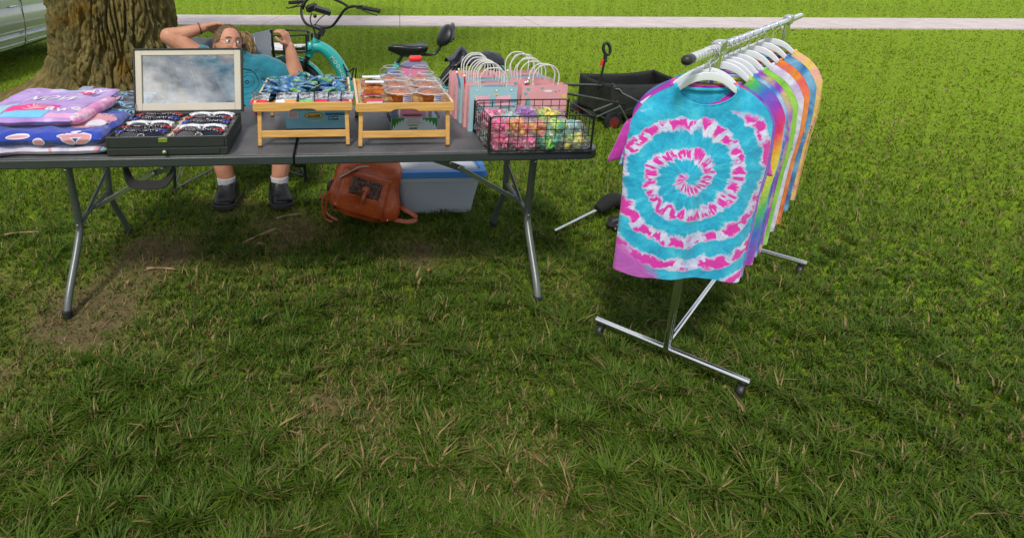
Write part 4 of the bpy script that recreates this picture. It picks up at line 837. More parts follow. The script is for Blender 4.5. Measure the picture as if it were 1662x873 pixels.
# ================================================================ gift bags
BP = mat('bag_pink', (.72, .35, .38), .55, var=.05); BB = mat('bag_blue', (.30, .50, .57), .55, var=.05); ROPE = mat('paper_cord', (.74, .73, .70), .8, bump=.6, bs=700, var=.04); INS = mat('bag_inside', (.55, .55, .55), .8)
TEAL = mat('print_teal', (.12, .42, .42), .6); YL = mat('print_yellow', (.70, .55, .08), .6); PKF = mat('print_cat_pink', (.80, .42, .50), .6); DK = mat('print_line', (.06, .02, .05), .6); WHP = mat('print_bag_white', (.8, .76, .8), .6)
def heart(cx, cz, s):
    return [(cx + s * .062 * 16 * math.sin(t) ** 3 / 1.0, cz + s * .062 * (13 * math.cos(t) - 5 * math.cos(2 * t) - 2 * math.cos(3 * t) - math.cos(4 * t))) for t in [2 * math.pi * k / 20 for k in range(20)]]
def gift_bag(x0, x1, yf, dep, top, m, label, side=None, deco=None, stuff=()):
    t = thing('gift_bag', label, 'gift bag', ((x0 + x1) / 2, yf, TT), 'small paper gift bags in two rows'); z0, z1 = TT + .001, TT + top; th = .0012
    mats_ = [m, side or m, INS]; b_ = MB(); j = random.uniform(-.004, .004)
    xf0, xf1 = x0, x1
    # front, back, gusseted sides, bottom (thin walls with thickness)
    b_.cur = 0; b_.box(x0, x1, yf, yf + th, z0, z1); b_.box(x0, x1, yf + dep - th, yf + dep, z0, z1 - .001)
    b_.cur = 1; ym = yf + dep / 2; q = .010
    for s, x in ((1, x0), (-1, x1)):
        b_.add([(x, yf + th, z0), (x, yf + th, z1), (x + s * q, ym, z1), (x + s * .002, ym, z0), (x + s * th, yf + th, z0), (x + s * th, yf + th, z1), (x + s * (q + th), ym, z1), (x + s * (.002 + th), ym, z0)], [(0, 1, 2, 3), (7, 6, 5, 4), (1, 5, 6, 2)])
        b_.add([(x, yf + dep - th, z0), (x, yf + dep - th, z1), (x + s * q, ym, z1), (x + s * .002, ym, z0), (x + s * th, yf + dep - th, z0), (x + s * th, yf + dep - th, z1), (x + s * (q + th), ym, z1), (x + s * (.002 + th), ym, z0)], [(3, 2, 1, 0), (4, 5, 6, 7), (2, 6, 5, 1)])
    b_.cur = 0; b_.box(x0 + th, x1 - th, yf + th, yf + dep - th, z0, z0 + th); b_.build('bag_body', mats_, t, smooth=False)
    cx = (x0 + x1) / 2 + j
    for k, y in enumerate((yf + .004, yf + dep - .004)):
        b_ = MB(); dx = .056; hh = .090 + random.uniform(-.008, .008); ly = (-.006 if k == 0 else .010) + random.uniform(-.008, .008); sk = random.uniform(-.012, .012)
        b_.tube(spline([(cx - dx + .004, y, z1 - .03), (cx - dx, y, z1), (cx - dx + sk * .5, y + ly * .5, z1 + hh * .55), (cx - dx * .55 + sk, y + ly, z1 + hh * .93), (cx + sk, y + ly * 1.2, z1 + hh), (cx + dx * .55 + sk, y + ly, z1 + hh * .93), (cx + dx + sk * .5, y + ly * .5, z1 + hh * .55), (cx + dx, y, z1), (cx + dx - .004, y, z1 - .03)], 6), .0029, 8); b_.build('cord_handle', ROPE, t)
    if deco == 'cats':
        for c, s in ((x0 + .055, 1), (x1 - .06, 1.05)):
            pz = TT + top - .052; pl = [(c - .032, pz - .028), (c - .03, pz + .006), (c - .033, pz + .020), (c - .018, pz + .010), (c, pz + .013), (c + .018, pz + .011), (c + .032, pz + .019), (c + .031, pz), (c + .034, pz - .028)]
            b_ = MB(); b_.prism(pl, .0008, c=(0, yf - .0008, 0)); b_.build('printed_shape', PKF, t, smooth=False)
            b_ = MB(); b_.sph((c - .012, yf - .001, pz - .004), (.002, .0006, .0025), 8, 6); b_.sph((c + .014, yf - .001, pz - .004), (.002, .0006, .0025), 8, 6)
            b_.tube([(c - .003 + .008 * math.cos(a), yf - .001, pz - .010 + .004 * math.sin(a)) for a in [R(200 + 14 * k) for k in range(11)]], .0007, 5); b_.build('printed_shape', DK, t)
        oval((x0 + x1) / 2 + .012, TT + top - .035, .009, .006, yf - .0008, 'printed_shape', YL, t)
        oval(x0 + .05, TT + .07, .03, .022, yf - .0008, 'printed_shape', PKF, t)
    if deco:
        for (dx, dz, s) in ((.115, -.014, .0095), (.18, -.012, .010), (.03, -.014, .007)) if deco == 'cats' else ((.028, -.016, .0095), (.018, -.036, .009), (.09, -.012, .006)):
            b_ = MB(); b_.prism(heart(x0 + dx, TT + top + dz, s), .0008, c=(0, yf - .0008, 0)); b_.build('printed_heart', TEAL, t, smooth=False)
            b_ = MB(); b_.prism(heart(x0 + dx, TT + top + dz, s * .6), .0008, c=(0, yf - .0013, 0)); b_.build('printed_heart', WHP if deco == 'cats' else TEAL, t, smooth=False)
    if deco == 'pink':
        c = x1 - .055; pz = TT + top - .026; oval(c - .03, pz, .022, .0055, yf - .0008, 'printed_shape', WHP, t)
        b_ = MB(); b_.sph((c - .014, yf - .001, pz), (.002, .0006, .002), 8, 6); b_.sph((c + .018, yf - .001, pz), (.002, .0006, .002), 8, 6); b_.tube([(c + .002 + .006 * math.cos(a), yf - .001, pz - .001 + .003 * math.sin(a)) for a in [R(200 + 14 * k) for k in range(11)]], .0007, 5); b_.build('printed_shape', DK, t)
        oval(x1 - .012, TT + top - .05, .009, .010, yf - .0008, 'printed_shape', YL, t); oval(x0 + .03, TT + top - .085, .012, .03, yf - .0008, 'printed_shape', TEAL, t)
    # side prints
    for zz in (.06, .11, .15):
        if side is not None or zz != .11:
            b_ = MB(); b_.sph((x0 - .0003, yf + dep * .25, TT + zz * top / .2), (.0008, .008, .007), 10, 6); b_.build('printed_shape', TEAL if m is BP else PKF, t)
    for (sx, sy, lean, hh, c_, nm_) in stuff:
        q = thing('party_stick', '%s stick poking out of a gift bag%s' % (nm_, ' beside its cord handle'), 'stick', (x0 + sx, yf + sy, TT + .1))
        b_ = MB(); b_.tube([(x0 + sx, yf + sy, TT + .08), (x0 + sx + lean, yf + sy - .004, TT + top + hh)], .0042, 8); b_.build('stick_shaft', mat('stick_' + nm_.replace(' ', '_'), c_, .4), q)
        b_ = MB(); b_.sph((x0 + sx + lean, yf + sy - .004, TT + top + hh), .0052, 8, 6); b_.build('stick_tip', WHITEPL, q)
    t.rotation_euler = (0, 0, R(random.uniform(-2.5, 2.5)))
    return t
gift_bag(.562, .768, 2.462, .055, .200, BB, 'pale blue gift bag with cat faces at the front of the left row', BP, 'cats')
gift_bag(.556, .765, 2.530, .055, .202, BP, 'pink gift bag directly behind the pale blue cat bag', BP, 'none', [(.022, .03, -.024, .03, (.55, .02, .03), 'short red')])
gift_bag(.550, .762, 2.602, .055, .204, BB, 'blue gift bag in the middle of the left row', BB, 'none', [(.03, .03, -.045, .03, (.05, .22, .45), 'slanting blue')])
gift_bag(.542, .758, 2.678, .058, .205, BP, 'second pink gift bag from the back of the left row', BP, 'none', [(.045, .02, -.03, .03, (.75, .5, .08), 'pale yellow')])
gift_bag(.536, .756, 2.760, .060, .206, BP, 'pink gift bag at the back of the left row', BP)
gift_bag(.800, 1.005, 2.500, .060, .197, BP, 'pink gift bag with teal hearts at the front of the right row', BP, 'pink', [(.05, .03, -.028, .008, (.05, .03, .3), 'dark blue'), (.03, .036, .004, .010, (.7, .06, .03), 'short scarlet'), (.06, .045, -.02, .022, (.10, .45, .08), 'bright green')])
gift_bag(.776, .984, 2.610, .060, .200, BP, 'pink gift bag in the middle of the right row', BB, 'pink', [(.03, .05, -.03, .035, (.35, .6, .08), 'lime green')])
gift_bag(.768, .976, 2.690, .050, .198, BB, 'blue gift bag second from the back of the right row', BB)
gift_bag(.766, .966, 2.760, .060, .203, BP, 'pink gift bag at the back of the right row', BP)

# ================================================================ wire basket of toy baggies
BX0, BX1, BY0, BY1, BZ = .586, .992, 2.182, 2.452, .145
wb = thing('wire_basket', 'rectangular black wire basket at the right end of the table', 'basket', ((BX0 + BX1) / 2, BY0, TT))
def wires(nm, segs, r): b_ = MB(); [b_.tube(s_, r, 6, closed=c) for s_, c in segs]; return b_.build(nm, BLACKMET, wb)
zt = TT + BZ
def rloop(y, x0, x1, z0, z1, r=.014):
    o = []
    for (cx, cz, a0) in ((x1 - r, z0 + r, 270), (x1 - r, z1 - r, 0), (x0 + r, z1 - r, 90), (x0 + r, z0 + r, 180)):
        for k in range(5): a = R(a0 + 90 * k / 4); o.append((cx + r * math.cos(a), y, cz + r * math.sin(a)))
    return o
for nm_, y in (('front_panel', BY0), ('back_panel', BY1)):
    sg = [(rloop(y, BX0, BX1, TT + .005, zt), True)]
    for k in range(1, 11): x = BX0 + (BX1 - BX0) * k / 11; sg.append(([(x, y, TT + .006), (x, y, zt - .002)], False))
    for k in range(1, 5): z = TT + .005 + (BZ - .005) * k / 5; sg.append(([(BX0, y + .002, z), (BX1, y + .002, z)], False))
    o = wires(nm_, sg, .0016); b_ = MB(); b_.tube(rloop(y, BX0, BX1, TT + .005, zt), .0027, 8, closed=True); b_.build('rim_wire', BLACKMET, o)
for x in (BX0, BX1):
    sg = [([(x, BY0, zt - .004), (x, BY1, zt - .004)], False), ([(x, BY0, TT + .006), (x, BY1, TT + .006)], False)]
    for k in range(1, 8): y = BY0 + (BY1 - BY0) * k / 8; sg.append(([(x, y, TT + .006), (x, y, zt - .004)], False))
    for k in range(1, 5): z = TT + .005 + (BZ - .005) * k / 5; sg.append(([(x - .002, BY0, z), (x - .002, BY1, z)], False))
    wires('side_panel', sg, .0018)
wires('base_grid', [([(BX0, BY0 + (BY1 - BY0) * k / 8, TT + .004), (BX1, BY0 + (BY1 - BY0) * k / 8, TT + .004)], False) for k in range(9)], .0016)
for x in (BX0 - .003, BX1 + .003):
    for y in (BY0, BY1): wires('corner_post', [([(x, y, TT + .003), (x, y, zt + .002)], False)], .0034)
FILM = film('baggie_film', (.985, .985, .985), .03, .18, .07)
TOYC = {'pink': [(.80, .04, .28), (.75, .18, .35), (.62, .02, .12)], 'orange': [(.85, .22, .02), (.80, .40, .05), (.70, .10, .10)], 'green': [(.05, .48, .06), (.42, .60, .05), (.03, .40, .28)], 'yellow': [(.75, .62, .05), (.60, .50, .10), (.20, .50, .10)], 'purple': [(.25, .06, .38), (.36, .14, .45), (.20, .04, .30)], 'clear': [(.45, .50, .50), (.10, .45, .42), (.60, .62, .62)], 'mixed': [(.85, .10, .30), (.10, .50, .45), (.80, .60, .05)]}
def baggie(x, y, z, kind, sx, sy, sz, label, seed):
    t = thing('toy_baggie', label, 'baggie', (0, 0, 0), 'clear baggies of colourful toys in the wire basket'); rd_ = random.Random(seed)
    cs = [mat('toy_%s_%d' % (kind, k), c_, .35, var=.15, vs=60, coat=.3) for k, c_ in enumerate(TOYC[kind])]
    for ci, cm in enumerate(cs):
        b_ = MB()
        for _ in range(16):
            a = rd_.uniform(0, 6.28); r_ = rd_.uniform(0, .72); p = Vector((sx * r_ * math.cos(a), sy * r_ * math.sin(a), rd_.uniform(-.55, .62) * sz))
            tp = rd_.randrange(3); Rm = rot(rd_.uniform(0, 180), rd_.uniform(0, 180), rd_.uniform(0, 180)); s_ = rd_.uniform(.011, .019)
            if tp == 0: b_.sph(p, (s_, s_ * .8, s_ * .7), 10, 7, Rm)
            elif tp == 1: b_.tube([p + Rm @ Vector((s_ * math.cos(q), s_ * math.sin(q), 0)) for q in [2 * math.pi * k / 12 for k in range(12)]], .0038, 6, closed=True)
            else: b_.obox(p, (s_ * 1.6, s_ * 1.3, s_ * .5), Rm)
        b_.build('toy', cm, t)
    b_ = MB()
    def f(u, v):
        a = 2 * math.pi * u; th = math.pi * v; d = Vector((math.sin(th) * math.cos(a), math.sin(th) * math.sin(a), math.cos(th)))
        p = [abs(c_) ** .7 * (1 if c_ > 0 else -1) for c_ in d]; w_ = 1 + .28 * noise.noise(Vector((d.x * 3 + seed, d.y * 3, d.z * 3))) + .12 * noise.noise(Vector((d.x * 9 + seed, d.y * 9, d.z * 9)))
        return (p[0] * sx * w_, p[1] * sy * w_, p[2] * sz * w_)
    b_.grid(f, 40, 26, cu=True); b_.build('plastic_film', FILM, t, weld=.0002, ang=60); t.location = (x, y, z); t.rotation_euler = (0, 0, R(rd_.uniform(-15, 15))); return t
bg_ = [(.64, 2.235, .032, 'pink', 'orange and pink baggie'), (.735, 2.23, .030, 'pink', 'hot pink baggie low against the front wires'), (.84, 2.228, .032, 'green', 'bright green baggie low at the front middle'), (.935, 2.228, .030, 'yellow', 'yellow green baggie at the front right corner'),
       (.64, 2.33, .032, 'mixed', ''), (.74, 2.33, .032, 'orange', ''), (.84, 2.33, .03, 'green', ''), (.93, 2.33, .03, 'clear', ''),
       (.64, 2.41, .04, 'pink', ''), (.75, 2.41, .04, 'mixed', ''), (.85, 2.41, .04, 'yellow', ''), (.935, 2.405, .035, 'clear', ''),
       (.635, 2.26, .085, 'pink', 'pink baggie heaped against the left wires'), (.715, 2.245, .082, 'orange', 'orange baggie behind the front wires'), (.80, 2.25, .075, 'orange', 'pale orange baggie in the front middle of the heap'), (.875, 2.25, .075, 'green', 'green baggie with pink toy right of the middle'), (.94, 2.27, .062, 'clear', 'clear baggie with a turquoise toy at the right wires'),
       (.64, 2.36, .095, 'pink', 'pink baggie near the back left corner'), (.775, 2.37, .102, 'purple', 'purple baggie on top of the heap'), (.88, 2.38, .092, 'yellow', 'yellow baggie on top at the back right'), (.70, 2.34, .085, 'clear', 'clear baggie between the pink and purple ones')]
hid = ['mixed colour baggie under the pink ones at the left', 'orange baggie under the heap in the middle', 'green baggie under the heap in the middle', 'clear baggie under the heap at the right', 'pink baggie at the bottom of the back left corner', 'mixed colour baggie at the bottom of the back row', 'yellow baggie at the bottom of the back row', 'clear baggie at the bottom of the back right corner']; hi = 0
for k, (x, y, z, kd, lb) in enumerate(bg_):
    if not lb: lb = hid[hi]; hi += 1
    baggie(x, y, TT + z, kd, .058, .052, .036, lb, k * 1.7 + 3)
# ================================================================ camp chair and person
CHF = mat('chair_grey_fabric', (.15, .17, .205), .85, var=.1, bump=.3, bs=300); CHP = mat('chair_piping', (.5, .52, .55), .6)
ch = thing('camping_chair', 'grey high backed folding camp chair behind the table with the woman in it', 'chair', (-.72, 3.85, 0))
def back_pt(u, v, dy=0):
    bl, br, tr_, tl_ = Vector((-.98, 3.98, .36)), Vector((-.46, 3.93, .36)), Vector((-.465, 4.16, .99)), Vector((-1.235, 4.24, .965))
    p = bl.lerp(br, u).lerp(tl_.lerp(tr_, u), v); sag = .10 * math.sin(math.pi * u) * math.sin(math.pi * min(1, v * .9 + .1)); dip = .05 * math.sin(math.pi * u) * v ** 3
    return p + Vector((0, sag + dy, -dip)) + Vector((0, .006 * noise.noise(Vector((u * 6, v * 6, 1))), 0))
b_ = MB(); b_.grid(lambda u, v: back_pt(u, v), 24, 20); b_.grid(lambda u, v: back_pt(u, v, .014), 24, 20)
for e in (0, 1): b_.grid(lambda u, v: back_pt(e, u, .014 * v), 20, 2)
b_.grid(lambda u, v: back_pt(u, 1, .014 * v), 24, 2); b_.build('backrest', CHF, ch, weld=.0005, ang=60)
b_ = MB(); b_.tube([back_pt(.845, .30 + .66 * k / 14, -.003) for k in range(15)], .003, 6); b_.tube([back_pt(.14, .30 + .66 * k / 14, -.003) for k in range(15)], .003, 6); b_.build('piping', CHP, ch)
b_ = MB(); seatp = lambda u, v, dz=0: Vector((-.98 + .05 * v, 3.98, .36)).lerp(Vector((-.46, 3.93, .36)), u).lerp(Vector((-.98, 3.56, .43)).lerp(Vector((-.36, 3.56, .43)), u), v) + Vector((0, 0, -.05 * math.sin(math.pi * u) + dz))
b_.grid(lambda u, v: seatp(u, v), 16, 12); b_.grid(lambda u, v: seatp(u, v, -.012), 16, 12)
b_.grid(lambda u, v: seatp(u, 1, -.012 * v), 16, 2); b_.grid(lambda u, v: seatp(0, u, -.012 * v), 12, 2); b_.grid(lambda u, v: seatp(1, u, -.012 * v), 12, 2); b_.build('seat', CHF, ch, weld=.0005, ang=60)
FL, FR, BLc, BRc = Vector((-1.075, 3.625, .0)), Vector((-.235, 3.80, .0)), Vector((-1.12, 4.22, 0)), Vector((-.40, 4.20, 0))
for (a, b) in ((FL, FL + Vector((.03, .02, .52))), (FR, FR + Vector((-.03, 0, .52)))):
    b_ = MB(); b_.tube([a, b], .010, 10); b_.build('leg', BLACKMET, ch)
for (a, b) in ((BLc, Vector((-1.235, 4.24, .965))), (BRc, Vector((-.465, 4.16, .99)))):
    b_ = MB(); b_.tube([a, b], .010, 10); b_.build('leg', BLACKMET, ch)
b_ = MB()
for (a, b) in ((FL, Vector((-.40, 3.72, .36))), (FR, Vector((-.98, 3.66, .36))), (BLc, Vector((-.46, 3.95, .36))), (BRc, Vector((-.98, 3.98, .36))), (FL, Vector((-1.0, 3.98, .36))), (FR, Vector((-.45, 3.95, .36)))):
    b_.tube([a + Vector((0, 0, .035)), b], .0075, 8)
b_.build('cross_brace', mat('chair_brace', (.10, .10, .11), .25, metal=.8), ch)
b_ = MB()
for p in (FL, FR, BLc, BRc): b_.lathe([(0, 0), (.020, 0), (.020, .012), (.013, .045), (0, .045)], p, 12)
b_.build('foot_joint', BLACKPL, ch)
for (a, b) in ((FL + Vector((.03, .02, .55)), Vector((-1.16, 4.12, .62))), (FR + Vector((-.02, 0, .55)), Vector((-.42, 4.10, .62)))):
    b_ = MB(); b_.bar(a, b, .055, .010); b_.build('armrest', CHF, ch, bevel=.004)

SKIN = mat('skin', (.42, .175, .105), .5, c2=(.55, .275, .18), vs=11, bump=.22, bs=140, sss=.08, spec=.35)
per = thing('person', 'seated person in teal t-shirt and glasses with one hand behind their head', 'person', (-.6, 3.8, 0))
b_ = MB()
hipL, hipR, knL, knR = (-.66, 3.86, .47), (-.46, 3.86, .47), (-.76, 3.47, .53), (-.33, 3.49, .53)
anL, anR = (-.70, 3.475, .10), (-.385, 3.475, .10)
for h_, k_, a_ in ((hipL, knL, anL), (hipR, knR, anR)):
    caps(b_, [h_, k_], [.095, .062]); 
    k2 = Vector(k_); a2 = Vector(a_); cf = k2.lerp(a2, .33) + Vector((0, .012, 0)); caps(b_, [k2, cf, k2.lerp(a2, .7), a2], [.066, .070, .056, .048])
caps(b_, [anL, (-.71, 3.37, .045)], [.040, .022]); caps(b_, [anR, (-.35, 3.37, .050)], [.040, .022])
pel, wst, chs, nb_ = (-.56, 3.88, .48), (-.61, 3.96, .58), (-.69, 4.02, .74), (-.735, 4.03, .84)
caps(b_, [pel, wst, chs], [.14, .135, .14], 18); caps(b_, [chs, nb_, (-.742, 3.995, .91)], [.10, .058, .054])
shL, shR = (-.895, 4.04, .80), (-.51, 3.98, .765); elL, elR = (-1.13, 4.03, .965), (-.275, 3.93, .635); wrL, wrR = (-.905, 4.11, 1.012), (-.325, 3.955, .90)
caps(b_, [chs, shL], [.09, .062]); caps(b_, [chs, shR], [.09, .062])
caps(b_, [shL, elL], [.070, .056]); caps(b_, [elL, Vector(elL).lerp(Vector(wrL), .35) + Vector((0, 0, -.006)), wrL], [.055, .050, .031])
caps(b_, [shR, elR], [.070, .060]); caps(b_, [elR, Vector(elR).lerp(Vector(wrR), .35), wrR], [.058, .056, .033])
def hand(mb_, w_, dirp, spread, bend, curl, thumb, sc=1.0):
    w_ = Vector(w_); d = Vector(dirp).normalized(); n_ = Vector(bend).normalized(); s = Vector(spread); s = (s - d * s.dot(d)).normalized()
    for q in (-1, -.33, .33, 1): caps(mb_, [w_ + s * q * .014, w_ + d * .085 * sc + s * q * .031], [.018, .0130], 10)
    for q, ln in ((-1, .062), (-.33, .076), (.33, .080), (1, .070)):
        p = w_ + d * .085 * sc + s * q * .031; dd_ = d.copy(); pts = [p]
        for k in range(3):
            dd_ = (dd_ + n_ * curl * (.8 + .5 * k + .12 * q)).normalized(); p = p + dd_ * ln * sc * (.42, .32, .26)[k]; pts.append(p.copy())
        caps(mb_, pts, [.0104, .0097, .0090, .0076], 10)
    p = w_ + d * .025 + s * .020 * thumb; dd_ = (d * .55 + s * .85 * thumb + n_ * .25).normalized(); q2 = p + dd_ * .042; q3 = q2 + (d * .9 + s * .3 * thumb + n_ * .4).normalized() * .034; caps(mb_, [p, q2, q3, q3 + (d + n_ * .4).normalized() * .022], [.017, .013, .0115, .0095], 10)
hand(b_, wrL, (.97, -.02, .10), (0, -.75, .65), (.2, .5, -1), .22, -1)
hand(b_, wrR, (-.30, 0, .95), (.35, .9, .1), (-1, 0, -.75), .62, -1)
# head
HC = Vector((-.728, 3.955, .915)); HR = Euler((R(4), R(9), R(26)), 'ZXY').to_matrix()   # turned to the right of the picture and tilted
HR = Matrix.Rotation(R(30), 3, 'Z') @ Matrix.Rotation(R(9), 3, 'Y') @ Matrix.Rotation(R(-17), 3, 'X')
def g2(x, z, cx, cz, sx, sz): return math.exp(-((x - cx) / sx) ** 2 - ((z - cz) / sz) ** 2)
def headp(d):
    x, y, z = d; jaw = 1 - .24 * max(0, -z) ** 1.2 - .10 * max(0, z) ** 3
    px, py, pz = .076 * x * jaw, .096 * y * (1 - .10 * max(0, -z)), .118 * z
    if y < 0:
        f = -y; dy = 0
        dy += .024 * g2(px, pz, 0, -.026, .013, .020) + .012 * g2(px, pz, 0, -.004, .009, .020)
        dy += .006 * g2(px, pz, 0, .030, .05, .012) - .011 * (g2(px, pz, .031, .004, .019, .012) + g2(px, pz, -.031, .004, .019, .012))
        dy += .005 * (g2(px, pz, .042, -.030, .022, .022) + g2(px, pz, -.042, -.030, .022, .022)) + .007 * g2(px, pz, 0, -.062, .022, .008) - .004 * g2(px, pz, 0, -.052, .03, .004) + .010 * g2(px, pz, 0, -.098, .022, .018)
        py -= dy * min(1, f * 1.6)
    return Vector((px, py, pz))
def head_w(p): return HC + HR @ (Vector(p) * 1.12)
def hf(u, v):
    a = 2 * math.pi * u; th = math.pi * v; return head_w(headp((math.sin(th) * math.cos(a), math.sin(th) * math.sin(a), math.cos(th))))
b_.grid(hf, 64, 48, cu=True)
for s in (-1, 1):
    b_.sph(head_w((s * .077, .008, -.012)), (.010, .018, .030), 12, 8, HR @ rot(15, 0, s * 18)); b_.sph(head_w((s * .009, -.116, -.038)), (.008, .009, .007), 10, 8, HR)
body_o = remesh_build(b_, 'body', SKIN, per, voxel=.0048, smooth_it=2)
EYW = mat('eye_white', (.62, .60, .58), .2, var=.03); IRI = mat('iris', (.03, .035, .03), .15, coat=1); LIP = mat('lips', (.42, .13, .11), .4); BROW = mat('eyebrow_hair', (.10, .06, .035), .9)
for s in (-1, 1):
    c = head_w((s * .031, -.0775, .004)); b_ = MB(); b_.sph(c, .0125, 16, 12); ey = b_.build('eye', EYW, per)
    b_ = MB(); b_.sph(c + HR @ Vector((.0045, -.0098, .001)), (.0078, .0045, .0078), 12, 8, HR); b_.build('iris', IRI, ey)
    b_ = MB(); b_.tube([head_w((s * (.014 + .034 * k / 6), -.097 + .018 * (k / 6) ** 2, .024 + .005 * math.sin(math.pi * k / 6))) for k in range(7)], [.002, .003, .0033, .0033, .003, .0025, .0015], 8, flat=.6); b_.build('eyebrow', BROW, per)
b_ = MB(); b_.tube([head_w((x, -.106 + 6 * x * x, -.060 + 3 * x * x)) for x in [-.024 + .008 * k for k in range(7)]], [.002, .0045, .006, .0055, .006, .0045, .002], 8); b_.build('lips', LIP, per)
b_ = MB(); FRM = mat('glasses_frame', (.40, .28, .28), .15, metal=.6); gl_ = None
for s in (-1, 1):
    b_.tube([head_w((s * .032 + .024 * math.cos(a), -.111 + 2.2 * (s * .032 + .024 * math.cos(a)) ** 2 * 1.2, .002 + .0165 * math.sin(a))) for a in [2 * math.pi * k / 20 for k in range(20)]], .0013, 6, closed=True)
    b_.tube([head_w((s * .056, -.103, .008)), head_w((s * .074, -.085, .010)), head_w((s * .081, .005, .006))], .0015, 6)
b_.tube([head_w((-.008, -.112, .006)), head_w((0, -.115, .009)), head_w((.008, -.112, .006))], .0014, 6); gl_ = b_.build('eyeglasses', FRM, per)
b_ = MB()
for s in (-1, 1): b_.add([head_w((s * .032 + .0235 * math.cos(a), -.111 + 2.2 * (s * .032 + .0235 * math.cos(a)) ** 2 * 1.2, .002 + .016 * math.sin(a))) for a in [2 * math.pi * k / 20 for k in range(20)]], [tuple(range(20))])
b_.build('lens', film('spectacle_lens', (.95, .95, .95), .04, .02), gl_)
def hairmat():
    m, t, b = nmat('brown_hair'); N = t.nodes; l = t.links.new; tcn = N.new('ShaderNodeTexCoord'); mpn = N.new('ShaderNodeMapping'); mpn.inputs['Scale'].default_value = (60, 60, 9); mpn.inputs['Rotation'].default_value = (.2, .9, .3); l(tcn.outputs['Object'], mpn.inputs[0])
    o1 = nznode(N, l, mpn.outputs[0], 2.2, 6, .7); c = ramp(N, l, o1, [(.3, (.024, .014, .007)), (.50, (.095, .055, .024)), (.68, (.32, .20, .09))]); l(c, b.inputs['Base Color']); b.inputs['Roughness'].default_value = .5
    bp = N.new('ShaderNodeBump'); bp.inputs['Strength'].default_value = 1; bp.inputs['Distance'].default_value = .006; l(o1, bp.inputs['Height']); l(bp.outputs[0], b.inputs['Normal']); return m
HAIR = hairmat(); BLOND = mat('blond_hair', (.13, .070, .026), .5, c2=(.45, .29, .12), vs=40, bump=1, bs=150, stretch=(1, 1, .25))
b_ = MB()
def hair(u, v):
    a = 2 * math.pi * u; th = math.pi * v; d = Vector((math.sin(th) * math.cos(a), math.sin(th) * math.sin(a), math.cos(th))); p = headp(d)
    p = Vector((d.x * .076 * 1.11, d.y * .096 * 1.12, p.z * 1.045))
    edge = .096 if d.y < -.15 else -.03 - .05 * max(0, d.y)           # hairline height
    if d.y < -.15: edge -= .080 * min(1, abs(d.x) ** 4 * 1.8)
    k = 1.0 if p.z > edge else max(.80, 1 - (edge - p.z) * 9)
    p = p * (k * (1 + .05 * (noise.noise(Vector((d.x * 22, d.y * 2.5, d.z * 7))) - .1) + .03 * noise.noise(Vector((d.x * 45, d.y * 4, d.z * 12)))) ); return head_w(p + Vector((0, .006, 0)))
b_.grid(hair, 150, 90, cu=True); b_.build('hair', HAIR, per, weld=.0003, ang=120)
b_ = MB()
for k in range(420):
    a = rng.uniform(0, 6.28); r0 = rng.uniform(0, .03); base = head_w((.062, .045, .035)) + Vector((r0 * math.cos(a), 0, r0 * math.sin(a)))
    p1 = base + Vector((.050 + rng.uniform(-.01, .02), -.01 + rng.uniform(-.02, .02), .030 + rng.uniform(-.02, .02))); p2 = p1 + Vector((.028 + rng.uniform(-.018, .02), rng.uniform(-.02, .02), -.045 + rng.uniform(-.02, .01))); p3 = p2 + Vector((rng.uniform(-.02, .015), rng.uniform(-.02, .02), -.06 + rng.uniform(-.03, .02)))
    b_.tube(spline([base, p1, p2, p3], 4), [.0022] * 10 + [.0016, .001, .0005], 5)
b_.build('ponytail', BLOND, per)
b_ = MB(); wp = Vector(elL).lerp(Vector(wrL), .86); dn = (Vector(wrL) - Vector(elL)).normalized(); ua = dn.cross(Vector((0, 1, 0))).normalized(); vb = dn.cross(ua)
b_.tube([wp + ua * .038 * math.cos(a) + vb * .038 * math.sin(a) for a in [2 * math.pi * k / 20 for k in range(20)]], .0035, 8, closed=True); b_.build('wristband', mat('wristband', (.02, .015, .02), .5), per)
SHIRT = fleece('teal_cotton', lambda N, l, tcn: ramp(N, l, nznode(N, l, tcn.outputs['Object'], 8, 4), [(.3, (.004, .13, .19)), (.7, (.007, .19, .26))]))
b_ = MB(); caps(b_, [pel, wst, chs], [.158, .152, .158], 20); caps(b_, [chs, (-.72, 4.02, .80)], [.13, .085]); caps(b_, [chs, shL], [.110, .080]); caps(b_, [chs, shR], [.110, .080])
caps(b_, [shL, Vector(shL).lerp(Vector(elL), .14)], [.082, .084]); caps(b_, [shR, Vector(shR).lerp(Vector(elR), .50)], [.086, .090])
tsh = remesh_build(b_, 'tshirt', SHIRT, per, voxel=.008, smooth_it=5, disp=lambda p: .010 * noise.noise(Vector((p.x * 11, p.y * 11, p.z * 7))) + .004 * noise.noise(p * 30))
tt_ = surf(tsh); LINE = mat('shirt_print', (.004, .028, .035), .8)
def chestline(pts, wd, closed=False):
    P_ = spline([Vector((x, 0, z)) for x, z in pts], 6); o = []
    for p in P_:
        h = tt_.ray_cast(Vector((p.x, 3.0, p.z)), Vector((0, 1, 0)))
        if h[0] is not None: o.append(h[0] + Vector((0, -.001, 0)))
    if len(o) > 3: m_ = MB(); m_.tube(o, wd, 5, flat=.35); m_.build('shirt_print', LINE, tsh)
chestline([(-.70, .745), (-.66, .770), (-.60, .765), (-.555, .735), (-.535, .695)], .006); chestline([(-.64, .715), (-.60, .730), (-.565, .710), (-.56, .675), (-.60, .655), (-.64, .665), (-.65, .69)], .0022)
chestline([(-.67, .70), (-.64, .735), (-.59, .745), (-.545, .72), (-.53, .67), (-.56, .63), (-.62, .62), (-.67, .64)], .0018); chestline([(-.62, .690), (-.60, .70), (-.59, .69), (-.60, .68), (-.615, .685)], .005); chestline([(-.69, .60), (-.62, .59), (-.55, .605), (-.51, .64)], .002)
